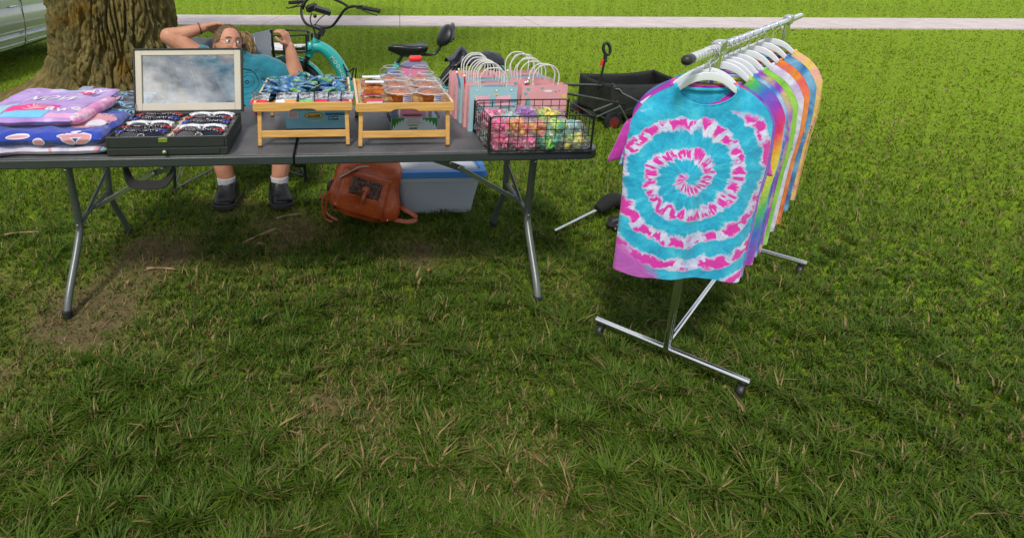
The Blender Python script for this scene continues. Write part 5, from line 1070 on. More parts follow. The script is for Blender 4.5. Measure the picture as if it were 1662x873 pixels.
b_ = MB()
for k in range(26):
    a = rng.uniform(0, 6.28); rr_ = rng.uniform(.02, .055); c = Vector(shL) + Vector((.055, -.075, .02)); b_.sph(c + Vector((rr_ * .8 * math.cos(a), rng.uniform(-.006, .006), rr_ * .5 * math.sin(a))), (.007, .003, .006), 8, 6)
b_.build('shoulder_print', mat('shoulder_print', (.02, .20, .55), .6, c2=(.75, .78, .8), vs=60), tsh)
b_ = MB(); caps(b_, [pel, hipL, Vector(hipL).lerp(Vector(knL), .75)], [.15, .112, .085]); caps(b_, [pel, hipR, Vector(hipR).lerp(Vector(knR), .75)], [.15, .112, .085]); remesh_build(b_, 'shorts', mat('navy_shorts', (.012, .018, .045), .85, bump=.3, bs=200), per, voxel=.009, smooth_it=3)
SHO = mat('shoe_leather', (.006, .006, .007), .34, bump=.35, bs=45, coat=.12, spec=.35); SOLE = mat('shoe_sole', (.035, .035, .035), .6, bump=.4, bs=200)
for ax, toe, an in ((anL, (-.716, 3.325), 'L'), (anR, (-.345, 3.325), 'R')):
    hx, hy = ax[0] * 1.0, 3.575; d = Vector((toe[0] - ax[0], toe[1] - 3.475, 0)).normalized(); s = Vector((-d.y, d.x, 0)); heel = Vector((ax[0], 3.475, 0)) - d * .075; Ln = (Vector((toe[0], toe[1], 0)) - heel).length
    shp = [(0, .026, .055, .105), (.04, .042, .06, .115), (.12, .050, .062, .122), (.28, .052, .062, .135), (.42, .049, .055, .132), (.55, .049, .045, .108), (.70, .055, .04, .080), (.82, .056, .04, .064), (.92, .047, .036, .056), (.975, .034, .03, .045), (1, .018, .028, .036)]
    b_ = MB(); rings = []
    for t, w_, hm, hz in shp:
        c = heel + d * Ln * t; w_ *= 1.22; hz *= 1.18
        rings.append([c + s * w_ * math.cos(a) * (abs(math.cos(a)) ** -.25 if abs(math.cos(a)) > .05 else 1) * .98 + Vector((0, 0, .034 + (hz - .022) * max(0, math.sin(a)) ** .75)) for a in [math.pi * k / 14 for k in range(15)]])
    b_.loft(rings); sh_ = b_.build('shoe', SHO, per, ang=70)
    b_ = MB(); out_ = [heel + d * Ln * t + s * (w_ * 1.22 + .006) for t, w_, hm, hz in shp] + [heel + d * Ln * t - s * (w_ * 1.22 + .006) for t, w_, hm, hz in reversed(shp)]
    out_[10] += d * .007; out_[11] += d * .007
    slab(b_, [(p.x, p.y) for p in out_], .012, .042); b_.build('sole', SOLE, sh_, bevel=.004)
    b_ = MB()
    for k in range(5):
        c = heel + d * Ln * (.36 + .065 * k); zz = .172 - .020 * k; b_.tube([c - s * .026 + Vector((0, 0, zz - .014)), c + Vector((0, 0, zz + .003)), c + s * .026 + Vector((0, 0, zz - .014))], .0028, 6)
    c = heel + d * Ln * .38 + Vector((0, 0, .170))
    for q in (-1, 1): b_.tube([c + s * .012 * math.cos(a) * 1 + s * q * .014 + Vector((0, 0, .008 * math.sin(a))) - d * .003 for a in [2 * math.pi * k / 10 for k in range(10)]], .002, 5, closed=True)
    b_.build('laces', mat('laces', (.012, .012, .013), .7), sh_)
    b_ = MB(); b_.lathe([(.050, .12), (.054, .145), (.0555, .170), (.053, .172), (.050, .12)], (ax[0] - (.008 if an == 'L' else -.006), 3.474, 0), 22); b_.build('sock', mat('white_sock', (.62, .62, .66), .9, bump=.5, bs=250), per)

# ================================================================ electric bike
TEA = mat('bike_teal', (.018, .36, .33), .3, coat=.6, var=.06); bk = thing('electric_bike', 'turquoise step through electric bike with black saddle and front rack', 'bicycle', (.2, 5.0, 0)); BYc = 5.0
def V5(x, z, y=0): return Vector((x, BYc + y, z))
for cx, nm_ in ((-.43, 'front'), (1.17, 'rear')):
    b_ = MB(); b_.tube([V5(cx + .292 * math.cos(a), .335 + .292 * math.sin(a)) for a in [2 * math.pi * k / 56 for k in range(56)]], .038, 12, closed=True); wh = b_.build('wheel', RUBBER, bk)
    b_ = MB(); b_.tube([V5(cx + .250 * math.cos(a), .335 + .250 * math.sin(a)) for a in [2 * math.pi * k / 48 for k in range(48)]], .013, 8, closed=True); b_.tube([V5(cx, .335, -.05), V5(cx, .335, .05)], .05 if nm_ == 'rear' else .035, 18); b_.build('rim', BLACKMET, wh)
    b_ = MB()
    for k in range(30): a = 2 * math.pi * k / 30; b_.tube([V5(cx + .03 * math.cos(a + .5 * (-1) ** k), .335 + .03 * math.sin(a + .5 * (-1) ** k), .025 * (-1) ** k), V5(cx + .245 * math.cos(a), .335 + .245 * math.sin(a))], .0011, 4)
    b_.build('spoke', CHROME, wh)
    b_ = MB(); a0, a1 = (R(15), R(150)) if nm_ == 'front' else (R(10), R(132))
    def fend(u, v):
        a = a0 + (a1 - a0) * v; b2 = (u - .5) * R(170); r_ = .335 + .045 * (math.cos(b2) - .7) * .5; return V5(cx + (r_) * math.cos(a), .335 + r_ * math.sin(a), .050 * math.sin(b2))
    b_.grid(fend, 10, 40); fo = b_.build('fender', TEA, bk, ang=80); sm_ = fo.modifiers.new('thick', 'SOLIDIFY'); sm_.thickness = .002
    b_ = MB()
    for y in (-.052, .052): b_.tube([V5(cx, .335, y), V5(cx + .34 * math.cos(a0 + .2), .335 + .34 * math.sin(a0 + .2), y * .9)], .0025, 5)
    b_.build('fender_stay', BLACKMET, fo)
b_ = MB()
for y in (-.062, .062): b_.tube([V5(-.43, .335, y), V5(-.30, .58, y), V5(-.275, .635, y)], [.014, .020, .022], 10)
b_.tube([V5(-.275, .635, -.07), V5(-.275, .635, .07)], .022, 10); b_.tube([V5(-.275, .635), V5(-.235, .70)], .024, 12); b_.build('fork', BLACKMET, bk)
b_ = MB(); b_.tube([V5(-.255, .665), V5(-.18, .81)], .036, 16); b_.sph(V5(-.235, .735, -.02), (.05, .03, .06), 12, 8, rot(0, 25, 0)); b_.build('head_tube', TEA, bk)
dt = spline([V5(-.225, .745), V5(-.14, .735), V5(-.055, .665), V5(.015, .56), V5(.065, .45), V5(.14, .34), V5(.27, .285), V5(.38, .28)], 6)
b_ = MB(); b_.tube(dt, [.046 + .008 * math.sin(math.pi * k / (len(dt) - 1)) for k in range(len(dt))], 16, flat=1.0); fr_ = b_.build('frame', TEA, bk)
b_ = MB(); b_.tube([V5(.38, .28), V5(.50, .60)], .026, 12); b_.tube(spline([V5(.12, .36), V5(.25, .43), V5(.47, .52)], 6), .022, 10)
for y in (-.055, .055): b_.tube([V5(.38, .28, y * .6), V5(1.17, .335, y)], .014, 8); b_.tube([V5(.49, .54, y * .4), V5(.80, .42, y), V5(1.17, .335, y)], .012, 8)
b_.build('rear_frame', TEA, bk)
# lettering on the down tube
def tube_text(s, i0, i1, size):
    n = len(s)
    for k, chx in enumerate(s):
        f = i0 + (i1 - i0) * k / (n - 1); i = int(f); p = dt[i].lerp(dt[min(i + 1, len(dt) - 1)], f - i); t = (dt[min(i + 1, len(dt) - 1)] - dt[i]).normalized(); ang = math.atan2(t.z, t.x)
        Mx = Matrix.Translation(p + Vector((0, -.0525, 0)) + Vector((-t.z, 0, t.x)) * -.006) @ Matrix.Rotation(-ang, 4, 'Y') @ Matrix.Rotation(R(90), 4, 'X'); text(chx, size, mat('frame_lettering', (.45, .58, .58), .5), fr_, Mx, ext=.0015, bold=.0005)
tube_text('MOOHOOO', 12.5, 24.5, .042)
b_ = MB(); b_.tube([V5(-.18, .81), V5(-.165, .85)], .026, 12); b_.tube(spline([V5(-.165, .84), V5(-.13, .875, -.02), V5(-.16, .905, -.02), V5(-.20, .915, 0)], 5), .020, 10); b_.obox(V5(-.135, .872, -.015), (.05, .05, .06), rot(0, 30, 0)); b_.build('stem', BLACKPL, bk, bevel=.004)
LG = [V5(-.12, .905, -.03), V5(-.05, .925, -.08), V5(.01, 1.0, -.13), V5(.06, 1.07, -.18), V5(.13, 1.095, -.22), V5(.20, 1.085, -.24)]; RG = [V5(-.20, .905, .03), V5(-.27, .925, .10), V5(-.31, .99, .16), V5(-.31, 1.06, .22), V5(-.29, 1.10, .27), V5(-.34, 1.09, .33)]
b_ = MB(); b_.tube(spline(list(reversed(RG)) + LG, 6), .0115, 10); b_.tube(spline([V5(-.30, 1.04, .20), V5(-.25, 1.125, .12), V5(-.1, 1.15, 0), V5(.02, 1.12, -.10), V5(.09, 1.085, -.19)], 6), .010, 8); hb = b_.build('handlebar', BLACKMET, bk)
for a, b in ((V5(.20, 1.085, -.24), V5(.335, 1.06, -.27)), (V5(-.34, 1.09, .33), V5(-.43, 1.075, .43))):
    b_ = MB(); b_.tube([a, b], .0165, 12); b_.build('grip', RUBBER, hb)
    d = (b - a).normalized(); b_ = MB(); b_.tube([a - d * .03 + Vector((0, -.01, -.01)), a + d * .04 + Vector((0, -.035, -.028)), a + d * .11 + Vector((0, -.04, -.036))], .005, 6); b_.obox(a - d * .03, (.05, .035, .03)); b_.build('brake_lever', BLACKMET, hb, bevel=.003)
b_ = MB(); b_.obox(V5(-.13, 1.045, .0), (.14, .07, .035), rot(15, 18, 12)); b_.obox(V5(-.22, 1.06, .08), (.09, .05, .05), rot(10, -20, 30)); b_.tube(spline([V5(-.22, 1.02, .05), V5(-.23, .96, 0), V5(-.20, .88, 0), V5(-.19, .80, 0)], 5), .007, 6); b_.tube(spline([V5(-.10, 1.02, -.05), V5(-.16, .97, -.03), V5(-.21, .90, -.01)], 5), .005, 6); b_.build('display', BLACKPL, bk, bevel=.006)
b_ = MB(); b_.tube([V5(-.3, 1.07, .2), V5(-.42, 1.05, .16), V5(-.44, 1.055, .15)], .006, 6); b_.sph(V5(-.19, 1.0, -.02), (.016, .016, .016)); b_.build('bell', BLACKMET, bk)
# front rack
b_ = MB(); z0, z1 = .725, .86
ro = [(-.62, -.17), (-.44, -.20), (-.26, -.14), (-.22, 0), (-.26, .14), (-.44, .20), (-.62, .17)]
for z in (z0, z1): b_.tube([V5(x, z, y) for x, y in ro], .0075, 8, closed=True)
for x, y in ro: b_.tube([V5(x, z0, y), V5(x, z1, y)], .009, 8)
for y in (-.10, -.03, .04, .11): b_.tube([V5(-.60, z0, y), V5(-.24, z0, y)], .005, 6)
b_.tube([V5(-.26, z0, 0), V5(-.22, .70)], .011, 8); b_.tube([V5(-.5, z0, .0), V5(-.40, .62, .05), V5(-.3, .60, .04)], .008, 6); rk = b_.build('front_rack', BLACKMET, bk)
b_ = MB(); b_.obox(V5(-.53, .752, -.03), (.17, .22, .018), rot(6, 4, 12)); b_.obox(V5(-.36, .752, 0), (.17, .22, .018), rot(-4, -3, -12)); b_.build('rack_cushion', mat('rack_white', (.68, .68, .7), .6), rk, bevel=.008)
b_ = MB(); b_.obox(V5(-.60, .80, -.19), (.06, .02, .07)); b_.build('light_unit', BLACKPL, rk, bevel=.005)
b_ = MB(); b_.obox(V5(-.49, .63, -.04), (.18, .06, .05)); b_.build('battery_box', BLACKPL, bk, bevel=.012)
# crank, pedal
b_ = MB(); b_.lathe([(.02, -.012), (.085, -.004), (.085, .004), (.02, .012)], V5(.38, .28, -.07), 24, rot(90, 0, 0)); b_.build('chainring', BLACKMET, bk)
b_ = MB(); b_.bar(V5(.38, .28, -.09), V5(.24, .40, -.10), .014, .024); b_.build('crank_arm', BLACKMET, bk, bevel=.004)
b_ = MB(); b_.tube([V5(.19, .41, -.15), V5(.28, .41, -.15), V5(.28, .40, -.08), V5(.19, .40, -.08)], .009, 6, closed=True); b_.build('pedal', BLACKPL, bk)
fp = MB(); 
for (p, q) in (((.03, .60, -.02), (.06, .555, -.05)), ((.06, .555, -.05), (.085, .545, -.10)), ((.085, .545, -.10), (.125, .585, -.14)), ((.125, .585, -.14), (.105, .49, -.14)), ((.145, .58, -.10), (.138, .49, -.10)), ((.105, .49, -.14), (.138, .49, -.10)), ((.06, .555, -.05), (.07, .50, -.09)), ((.07, .50, -.09), (.105, .49, -.14)), ((.125, .585, -.14), (.145, .58, -.10)), ((.04, .60, -.04), (.05, .57, -.08))): fp.tube([V5(p[0], p[1], p[2]), V5(q[0], q[1], q[2])], .0065, 6)
fp.build('bottle_cage', BLACKMET, bk)
# saddle
b_ = MB(); b_.tube([V5(.50, .60), V5(.575, .72)], .016, 12); b_.build('seat_post', BLACKMET, bk)
sp = [(.42, .012, .735, .022), (.44, .022, .74, .035), (.48, .032, .742, .055), (.54, .048, .738, .07), (.60, .082, .735, .078), (.66, .112, .74, .076), (.71, .122, .748, .066), (.74, .108, .75, .052), (.75, .08, .745, .035)]
b_ = MB(); b_.loft([[V5(x, zc + (h_ * .32 if math.sin(a) > 0 else h_ * 1.15) * (math.sin(a)) - (.012 * math.cos(a * 1) ** 2 * 0) - (.010 if abs(math.cos(a)) < .35 and math.sin(a) > 0 and x > .46 else 0), w_ * math.cos(a)) for a in [2 * math.pi * k / 24 for k in range(24)]] for x, w_, zc, h_ in sp]); b_.build('saddle', mat('saddle_vinyl', (.012, .012, .013), .28, bump=.1, bs=200), bk, ang=70)
b_ = MB()
for y in (-.02, .02): b_.tube(spline([V5(.62, .675, y), V5(.74, .672, y), V5(.81, .675, y), V5(.85, .71, y), V5(.885, .78, y)], 5), .010, 8)
b_.obox(V5(.945, .80, 0), (.03, .05, .05)); b_.sph(V5(.965, .81, -.02), .018, 10, 8); b_.build('backrest_bracket', BLACKMET, bk, bevel=.004)
b_ = MB(); b_.sph((0, 0, 0), (.052, .125, .10), 28, 20); 
for i, v in enumerate(b_.v): v = Vector((v.x + .9 * v.y ** 2 * 2, v.y, v.z)); b_.v[i] = V5(.895, .832) + (rot(0, 24, 0) @ Vector((v.x, 0, v.z))) + Vector((0, v.y, 0))
b_.build('backrest', mat('backrest_vinyl', (.014, .014, .016), .38, bump=.2, bs=200), bk, ang=80)
b_ = MB(); b_.sph((0, 0, 0), (.02, .13, .105), 24, 14)
for i, v in enumerate(b_.v): b_.v[i] = V5(.925, .844) + (rot(0, 24, 0) @ Vector((v.x + 1.8 * v.y ** 2, 0, v.z))) + Vector((0, v.y, 0))
b_.build('backrest_shell', mat('backrest_shell', (.05, .052, .055), .3), bk)
# rear rack and cover
b_ = MB()
for y in (-.09, .09): b_.tube([V5(.98, .60, y), V5(1.42, .62, y)], .007, 8); b_.tube([V5(1.17, .335, y), V5(1.2, .61, y)], .006, 6)
for k in range(6): b_.tube([V5(1.0 + .07 * k, .603, -.09), V5(1.0 + .07 * k, .603, .09)], .005, 6)
b_.tube([V5(.84, .43, -.11), V5(1.035, .665, -.12)], .006, 6); b_.tube([V5(.87, .43, -.125), V5(1.05, .655, -.12)], .004, 6); b_.build('rear_rack', mat('rack_grey', (.25, .26, .27), .35, metal=.7), bk)
b_ = MB()
def cov(u, v):
    x = .93 + .46 * u; pk = .10 * math.exp(-((u - .26) / .12) ** 2) + .060 * math.exp(-((u - .75) / .3) ** 2); y = (v - .5) * .30; return V5(x, .615 + .02 + pk * (1 - (2 * v - 1) ** 2 * .6) + .010 * noise.noise(Vector((u * 9, v * 9, 3))) - .05 * abs(2 * v - 1) ** 3, y)
b_.grid(cov, 30, 18); cv = b_.build('rack_cover', mat('nylon_cover', (.010, .010, .018), .35, bump=.6, bs=30), bk, ang=80); sm_ = cv.modifiers.new('thick', 'SOLIDIFY'); sm_.thickness = .004

# ================================================================ folding wagon
WB = mat('wagon_fabric', (.012, .012, .013), .6, bump=.6, bs=22, var=.2); wg = thing('folding_wagon', 'black fabric folding wagon with upright handle on the grass by the clothes rack', 'wagon', (2.7, 5.3, 0))
ux = Vector((.985, .17, 0)); uy = Vector((-.17, .985, 0)); W0 = Vector((2.42, 5.02, -.035))
def wl(x, y, z): return W0 + ux * x + uy * y + Vector((0, 0, z))
def wall_(a, b, z0, z1, seed):
    m_ = MB()
    def f(u, v, o=0): p = wl(*a, 0).lerp(wl(*b, 0), u) + Vector((0, 0, z0 + (z1 - z0) * v)); n_ = (wl(*b, 0) - wl(*a, 0)).normalized().cross(Vector((0, 0, 1))); return p + n_ * (.014 * noise.noise(Vector((u * 5, v * 2.5, seed))) + .01 * math.sin(v * math.pi) + o) - Vector((0, 0, .02 * math.sin(math.pi * u) * v))
    m_.grid(f, 26, 10); o = m_.build('side_panel', WB, wg, ang=80); s_ = o.modifiers.new('thick', 'SOLIDIFY'); s_.thickness = .006; return o
LW, DW = .80, .50
wall_((0, 0), (LW, 0), .12, .425, 1); wall_((0, DW), (LW, DW), .12, .43, 2); wall_((0, 0), (0, DW), .12, .425, 3); wall_((LW, 0), (LW, DW), .12, .43, 4)
b_ = MB(); b_.grid(lambda u, v: wl(LW * u, DW * v, .13), 2, 2); fl_ = b_.build('floor_panel', WB, wg); s_ = fl_.modifiers.new('thick', 'SOLIDIFY'); s_.thickness = .006
b_ = MB()
for x in (0, LW):
    for y in (0, DW): b_.tube([wl(x, y, .08), wl(x, y, .43)], .012, 8)
for y in (-.005, DW): b_.tube([wl(0, y, .12), wl(LW, y, .40)], .008, 8); b_.tube([wl(0, y, .40), wl(LW, y, .12)], .008, 8)
b_.tube([wl(0, 0, .10), wl(0, DW, .10)], .010, 8); b_.tube([wl(LW, 0, .10), wl(LW, DW, .10)], .010, 8); b_.build('frame', mat('wagon_frame', (.05, .052, .05), .35, metal=.6), wg)
b_ = MB()
for k in range(24): 
    pass
b_.tube([wl(.02 + .74 * k / 20, -.02, .40 - .20 * math.exp(-((k - 12) / 9.0) ** 2) * (1 if k > 1 else .4)) for k in range(21)], .006, 6); b_.build('draw_cord', mat('cord_grey', (.18, .18, .18), .6), wg)
for x in (.03, LW - .03):
    for y in (-.02, DW + .02):
        b_ = MB(); c = wl(x, y, .085); Rm = Matrix((ux, Vector((0, 0, 1)), uy * -1)).transposed(); b_.lathe([(.03, -.022), (.072, -.022), (.085, -.012), (.085, .012), (.072, .022), (.03, .022)], c, 24, Rm); wh = b_.build('wheel', RUBBER, wg)
        b_ = MB(); b_.lathe([(.0, -.024), (.035, -.026), (.055, -.020), (.055, .020), (.035, .026), (0, .024)], c, 16, Rm); b_.build('hub', mat('hub_red', (.16, .012, .015), .4), wh)
b_ = MB(); h0, h1 = wl(-.15, .0, .30), wl(-.12, -.02, .66); b_.tube([wl(-.10, .05, .12), h0, h1], .010, 10); hd = b_.build('pull_handle', mat('handle_pole', (.04, .045, .045), .3, metal=.5), wg)
b_ = MB(); b_.tube([h1 + Vector((.004 + .030 * math.cos(a) - .012 * math.sin(a), 0, .085 + .052 * math.sin(a))) for a in [2 * math.pi * k / 20 for k in range(20)]], .013, 10, closed=True); b_.tube([h1 - Vector((0, 0, .03)), h1 + Vector((0, 0, .04))], .017, 10); b_.build('handle_grip', BLACKPL, hd)
b_ = MB(); b_.obox(h1 + Vector((-.03, -.01, -.03)), (.022, .012, .055), rot(0, 10, 0)); b_.build('red_tag', mat('tag_red', (.65, .03, .02), .5), hd, bevel=.003)
b_ = MB(); b_.tube([(1.70, 4.42, .525), (2.30, 5.0, .385)], .011, 8); b_.tube([(1.66, 4.25, .50), (2.55, 5.0, .21)], .011, 8); b_.tube([(1.70, 4.42, .525), (1.66, 4.25, .50)], .011, 8); b_.build('push_bar', BLACKMET, wg)
b_ = MB(); b_.tube([(2.20, 4.86, .19), (2.42, 4.9, .26), (2.60, 4.98, .03)], .009, 8); b_.tube([(2.22, 4.84, .14), (2.45, 4.9, .22)], .007, 6); b_.build('strut', mat('strut_grey', (.12, .13, .13), .35, metal=.5), wg)
# ================================================================ clothes rack and shirts
RB = Vector((.98, 1.606, 1.2)); rd_ = Vector((.725, .689, 0)).normalized(); rp_ = Vector((rd_.y, -rd_.x, 0))
rack = thing('clothes_rack', 'chrome rolling clothes rack hung with tie-dye shirts at the right', 'clothes rack', (1.5, 2.1, 0))
b_ = MB(); b_.tube([RB, RB + rd_ * 1.75], .0135, 16); b_.build('hanging_rail', CHROME, rack)
b_ = MB(); b_.tube([RB - rd_ * .004, RB + rd_ * .028], .0155, 16); b_.sph(RB - rd_ * .004, (.015, .015, .015), 14, 10); b_.build('end_cap', BLACKPL, rack)
b_ = MB()
for k in range(10):
    c = RB + rd_ * (.05 + .028 * k); b_.tube([c, c + rd_ * .010], .0152, 14)
b_.build('rail_ridge', mat('rail_ridge', (.78, .78, .76), .25, metal=.6), rack)
for t in (.32, 1.45):
    p = RB + rd_ * t; b_ = MB()
    for q in (-.014, .014): c = p + rd_ * q; b_.tube([Vector((c.x, c.y, .07)), Vector((c.x, c.y, 1.20))], .0105, 12)
    b_.build('post', CHROME, rack)
    b_ = MB(); b_.obox(p + Vector((0, 0, .004)), (.075, .032, .040), Matrix((rd_, rp_, Vector((0, 0, 1)))).transposed()); b_.build('bracket', mat('bracket_chrome', (.6, .6, .62), .2, metal=.9), rack, bevel=.006)
    b_ = MB(); c = Vector((p.x, p.y, .075)); b_.tube([c - rp_ * .27, c + rp_ * .27], .0125, 12); ft = b_.build('foot_bar', CHROME, rack)
    for s in (-1, 1):
        e = c + rp_ * .25 * s; b_ = MB(); Rm = Matrix((rd_, Vector((0, 0, 1)), rp_)).transposed(); b_.lathe([(0, -.010), (.026, -.010), (.029, -.006), (.029, .006), (.026, .010), (0, .010)], Vector((e.x, e.y, .030)), 18, Rm); b_.obox((e.x, e.y, .055), (.02, .02, .03)); b_.build('caster', BLACKPL, ft)
b_ = MB(); c = RB + rd_ * .32; d = RB + rd_ * 1.45; b_.tube([Vector((c.x, c.y, .10)), Vector((d.x, d.y, .10))], .0105, 10); b_.build('lower_rail', CHROME, rack)

def mnode(N, l, op, a, b=None, c=None):
    n = N.new('ShaderNodeMath'); n.operation = op
    for i, v in enumerate((a, b, c)):
        if v is None: continue
        if isinstance(v, (int, float)): n.inputs[i].default_value = v
        else: l(v, n.inputs[i])
    return n.outputs[0]
def spiral_dye():
    m, t, b = nmat('spiral_tie_dye'); N = t.nodes; l = t.links.new; tcn = N.new('ShaderNodeTexCoord'); sx = N.new('ShaderNodeSeparateXYZ'); l(tcn.outputs['Object'], sx.inputs[0])
    x = mnode(N, l, 'ADD', sx.outputs[0], .030); z = mnode(N, l, 'ADD', sx.outputs[2], .300)
    wob = nznode(N, l, tcn.outputs['Object'], 9, 5, .6)
    r = mnode(N, l, 'SQRT', mnode(N, l, 'ADD', mnode(N, l, 'MULTIPLY', x, x), mnode(N, l, 'MULTIPLY', mnode(N, l, 'MULTIPLY', z, z), 1.05)))
    th = mnode(N, l, 'ARCTAN2', z, x); thn = mnode(N, l, 'DIVIDE', th, 2 * math.pi)
    # blue and white arms
    ph = mnode(N, l, 'ADD', mnode(N, l, 'SUBTRACT', mnode(N, l, 'DIVIDE', r, .093), thn), mnode(N, l, 'MULTIPLY', mnode(N, l, 'SUBTRACT', wob, .5), .55))
    s = mnode(N, l, 'FRACT', mnode(N, l, 'ADD', ph, 10.10))
    # fine radial pleats
    cv = N.new('ShaderNodeCombineXYZ'); l(mnode(N, l, 'MULTIPLY', thn, 34), cv.inputs[0]); l(mnode(N, l, 'MULTIPLY', r, 16), cv.inputs[1]); pl = nznode(N, l, cv.outputs[0], 1.0, 5, .65)
    cv2 = N.new('ShaderNodeCombineXYZ'); l(mnode(N, l, 'MULTIPLY', thn, 36), cv2.inputs[0]); l(mnode(N, l, 'MULTIPLY', ph, 1.3), cv2.inputs[1]); p2 = nznode(N, l, cv2.outputs[0], 1.35, 2, .5)
    sp_ = mnode(N, l, 'ADD', s, mnode(N, l, 'MULTIPLY', mnode(N, l, 'SUBTRACT', pl, .5), .75))
    arm = N.new('ShaderNodeValToRGB'); e = arm.color_ramp.elements; arm.color_ramp.interpolation = 'EASE'; e[0].position = 0; e[0].color = (0, 0, 0, 1); e[1].position = 1; e[1].color = (0, 0, 0, 1)
    for p, v in ((.42, 0), (.54, 1), (.90, 1), (.985, 0)): q = e.new(p); q.color = (v, v, v, 1)
    l(sp_, arm.inputs[0])
    blue = ramp(N, l, pl, [(.25, (.004, .22, .42)), (.5, (.010, .36, .58)), (.72, (.06, .50, .68))]); white = ramp(N, l, pl, [(.3, (.34, .40, .66)), (.6, (.62, .62, .80))])
    mg = N.new('ShaderNodeValToRGB'); mg.color_ramp.elements[0].position = .45; mg.color_ramp.elements[1].position = .50; l(mnode(N, l, 'ADD', p2, mnode(N, l, 'MULTIPLY', mnode(N, l, 'SUBTRACT', pl, .5), .3)), mg.inputs[0])
    mk = mnode(N, l, 'MULTIPLY', mg.outputs[0], N.new('ShaderNodeMath').outputs[0]) if 0 else mg.outputs[0]
    wide = N.new('ShaderNodeValToRGB'); e = wide.color_ramp.elements; e[0].position = 0; e[0].color = (0, 0, 0, 1); e[1].position = 1; e[1].color = (0, 0, 0, 1)
    for p, v in ((.50, 0), (.60, 1), (.86, 1), (.95, 0)): q = e.new(p); q.color = (v, v, v, 1)
    l(sp_, wide.inputs[0]); mk = mnode(N, l, 'MULTIPLY', mk, wide.outputs[0])
    # pink only on the lower and outer parts plus the bottom left corner
    corner = mnode(N, l, 'SUBTRACT', mnode(N, l, 'MULTIPLY', sx.outputs[2], -1.0), mnode(N, l, 'MULTIPLY', sx.outputs[0], .9)); cr = N.new('ShaderNodeValToRGB'); cr.color_ramp.elements[0].position = .69; cr.color_ramp.elements[1].position = .73; l(mnode(N, l, 'ADD', corner, mnode(N, l, 'MULTIPLY', mnode(N, l, 'SUBTRACT', wob, .5), .1)), cr.inputs[0])
    top = N.new('ShaderNodeValToRGB'); top.color_ramp.elements[0].position = .085; top.color_ramp.elements[1].position = .105; l(mnode(N, l, 'ADD', mnode(N, l, 'MULTIPLY', sx.outputs[2], -1.0), mnode(N, l, 'MULTIPLY', mnode(N, l, 'SUBTRACT', wob, .5), .08)), top.inputs[0])
    m0 = N.new('ShaderNodeMix'); m0.data_type = 'RGBA'; l(mnode(N, l, 'MULTIPLY', arm.outputs[0], top.outputs[0]), m0.inputs[0]); l(blue, m0.inputs[6]); l(white, m0.inputs[7])
    m1 = N.new('ShaderNodeMix'); m1.data_type = 'RGBA'; l(mnode(N, l, 'MULTIPLY', mk, top.outputs[0]), m1.inputs[0]); l(m0.outputs[2], m1.inputs[6]); m1.inputs[7].default_value = (.62, .025, .36, 1)
    m2 = N.new('ShaderNodeMix'); m2.data_type = 'RGBA'; l(mnode(N, l, 'MULTIPLY', cr.outputs[0], .85), m2.inputs[0]); l(m1.outputs[2], m2.inputs[6]); m2.inputs[7].default_value = (.50, .04, .40, 1)
    l(m2.outputs[2], b.inputs['Base Color']); b.inputs['Roughness'].default_value = .85; b.inputs['Sheen Weight'].default_value = .2
    nb = nznode(N, l, tcn.outputs['Object'], 11, 7, .6, .6); bp = N.new('ShaderNodeBump'); bp.inputs['Strength'].default_value = .6; bp.inputs['Distance'].default_value = .02; l(nb, bp.inputs['Height']); l(bp.outputs[0], b.inputs['Normal']); return m
def dye(name, cols, sc=7, dist=1.5):
    st = [(.28 + .44 * k / (len(cols) - 1), c_) for k, c_ in enumerate(cols)]
    return fleece(name, lambda N, l, tcn: ramp(N, l, nznode(N, l, tcn.outputs['Object'], sc, 3, .5, dist), [st[0], st[-1]] + st[1:-1]))
def banded(name, cols, freq=5.5):
    def f(N, l, tcn):
        sx = N.new('ShaderNodeSeparateXYZ'); l(tcn.outputs['Object'], sx.inputs[0]); w_ = nznode(N, l, tcn.outputs['Object'], 7, 4)
        a = mnode(N, l, 'FRACT', mnode(N, l, 'ADD', mnode(N, l, 'MULTIPLY', mnode(N, l, 'ADD', mnode(N, l, 'ABSOLUTE', sx.outputs[0]), mnode(N, l, 'MULTIPLY', sx.outputs[2], -.6)), freq), mnode(N, l, 'MULTIPLY', w_, .3)))
        return ramp(N, l, a, [(0, cols[0]), (.98, cols[0])] + [(k / len(cols), c_) for k, c_ in enumerate(cols) if k])
    return fleece(name, f)
TEXW = 0
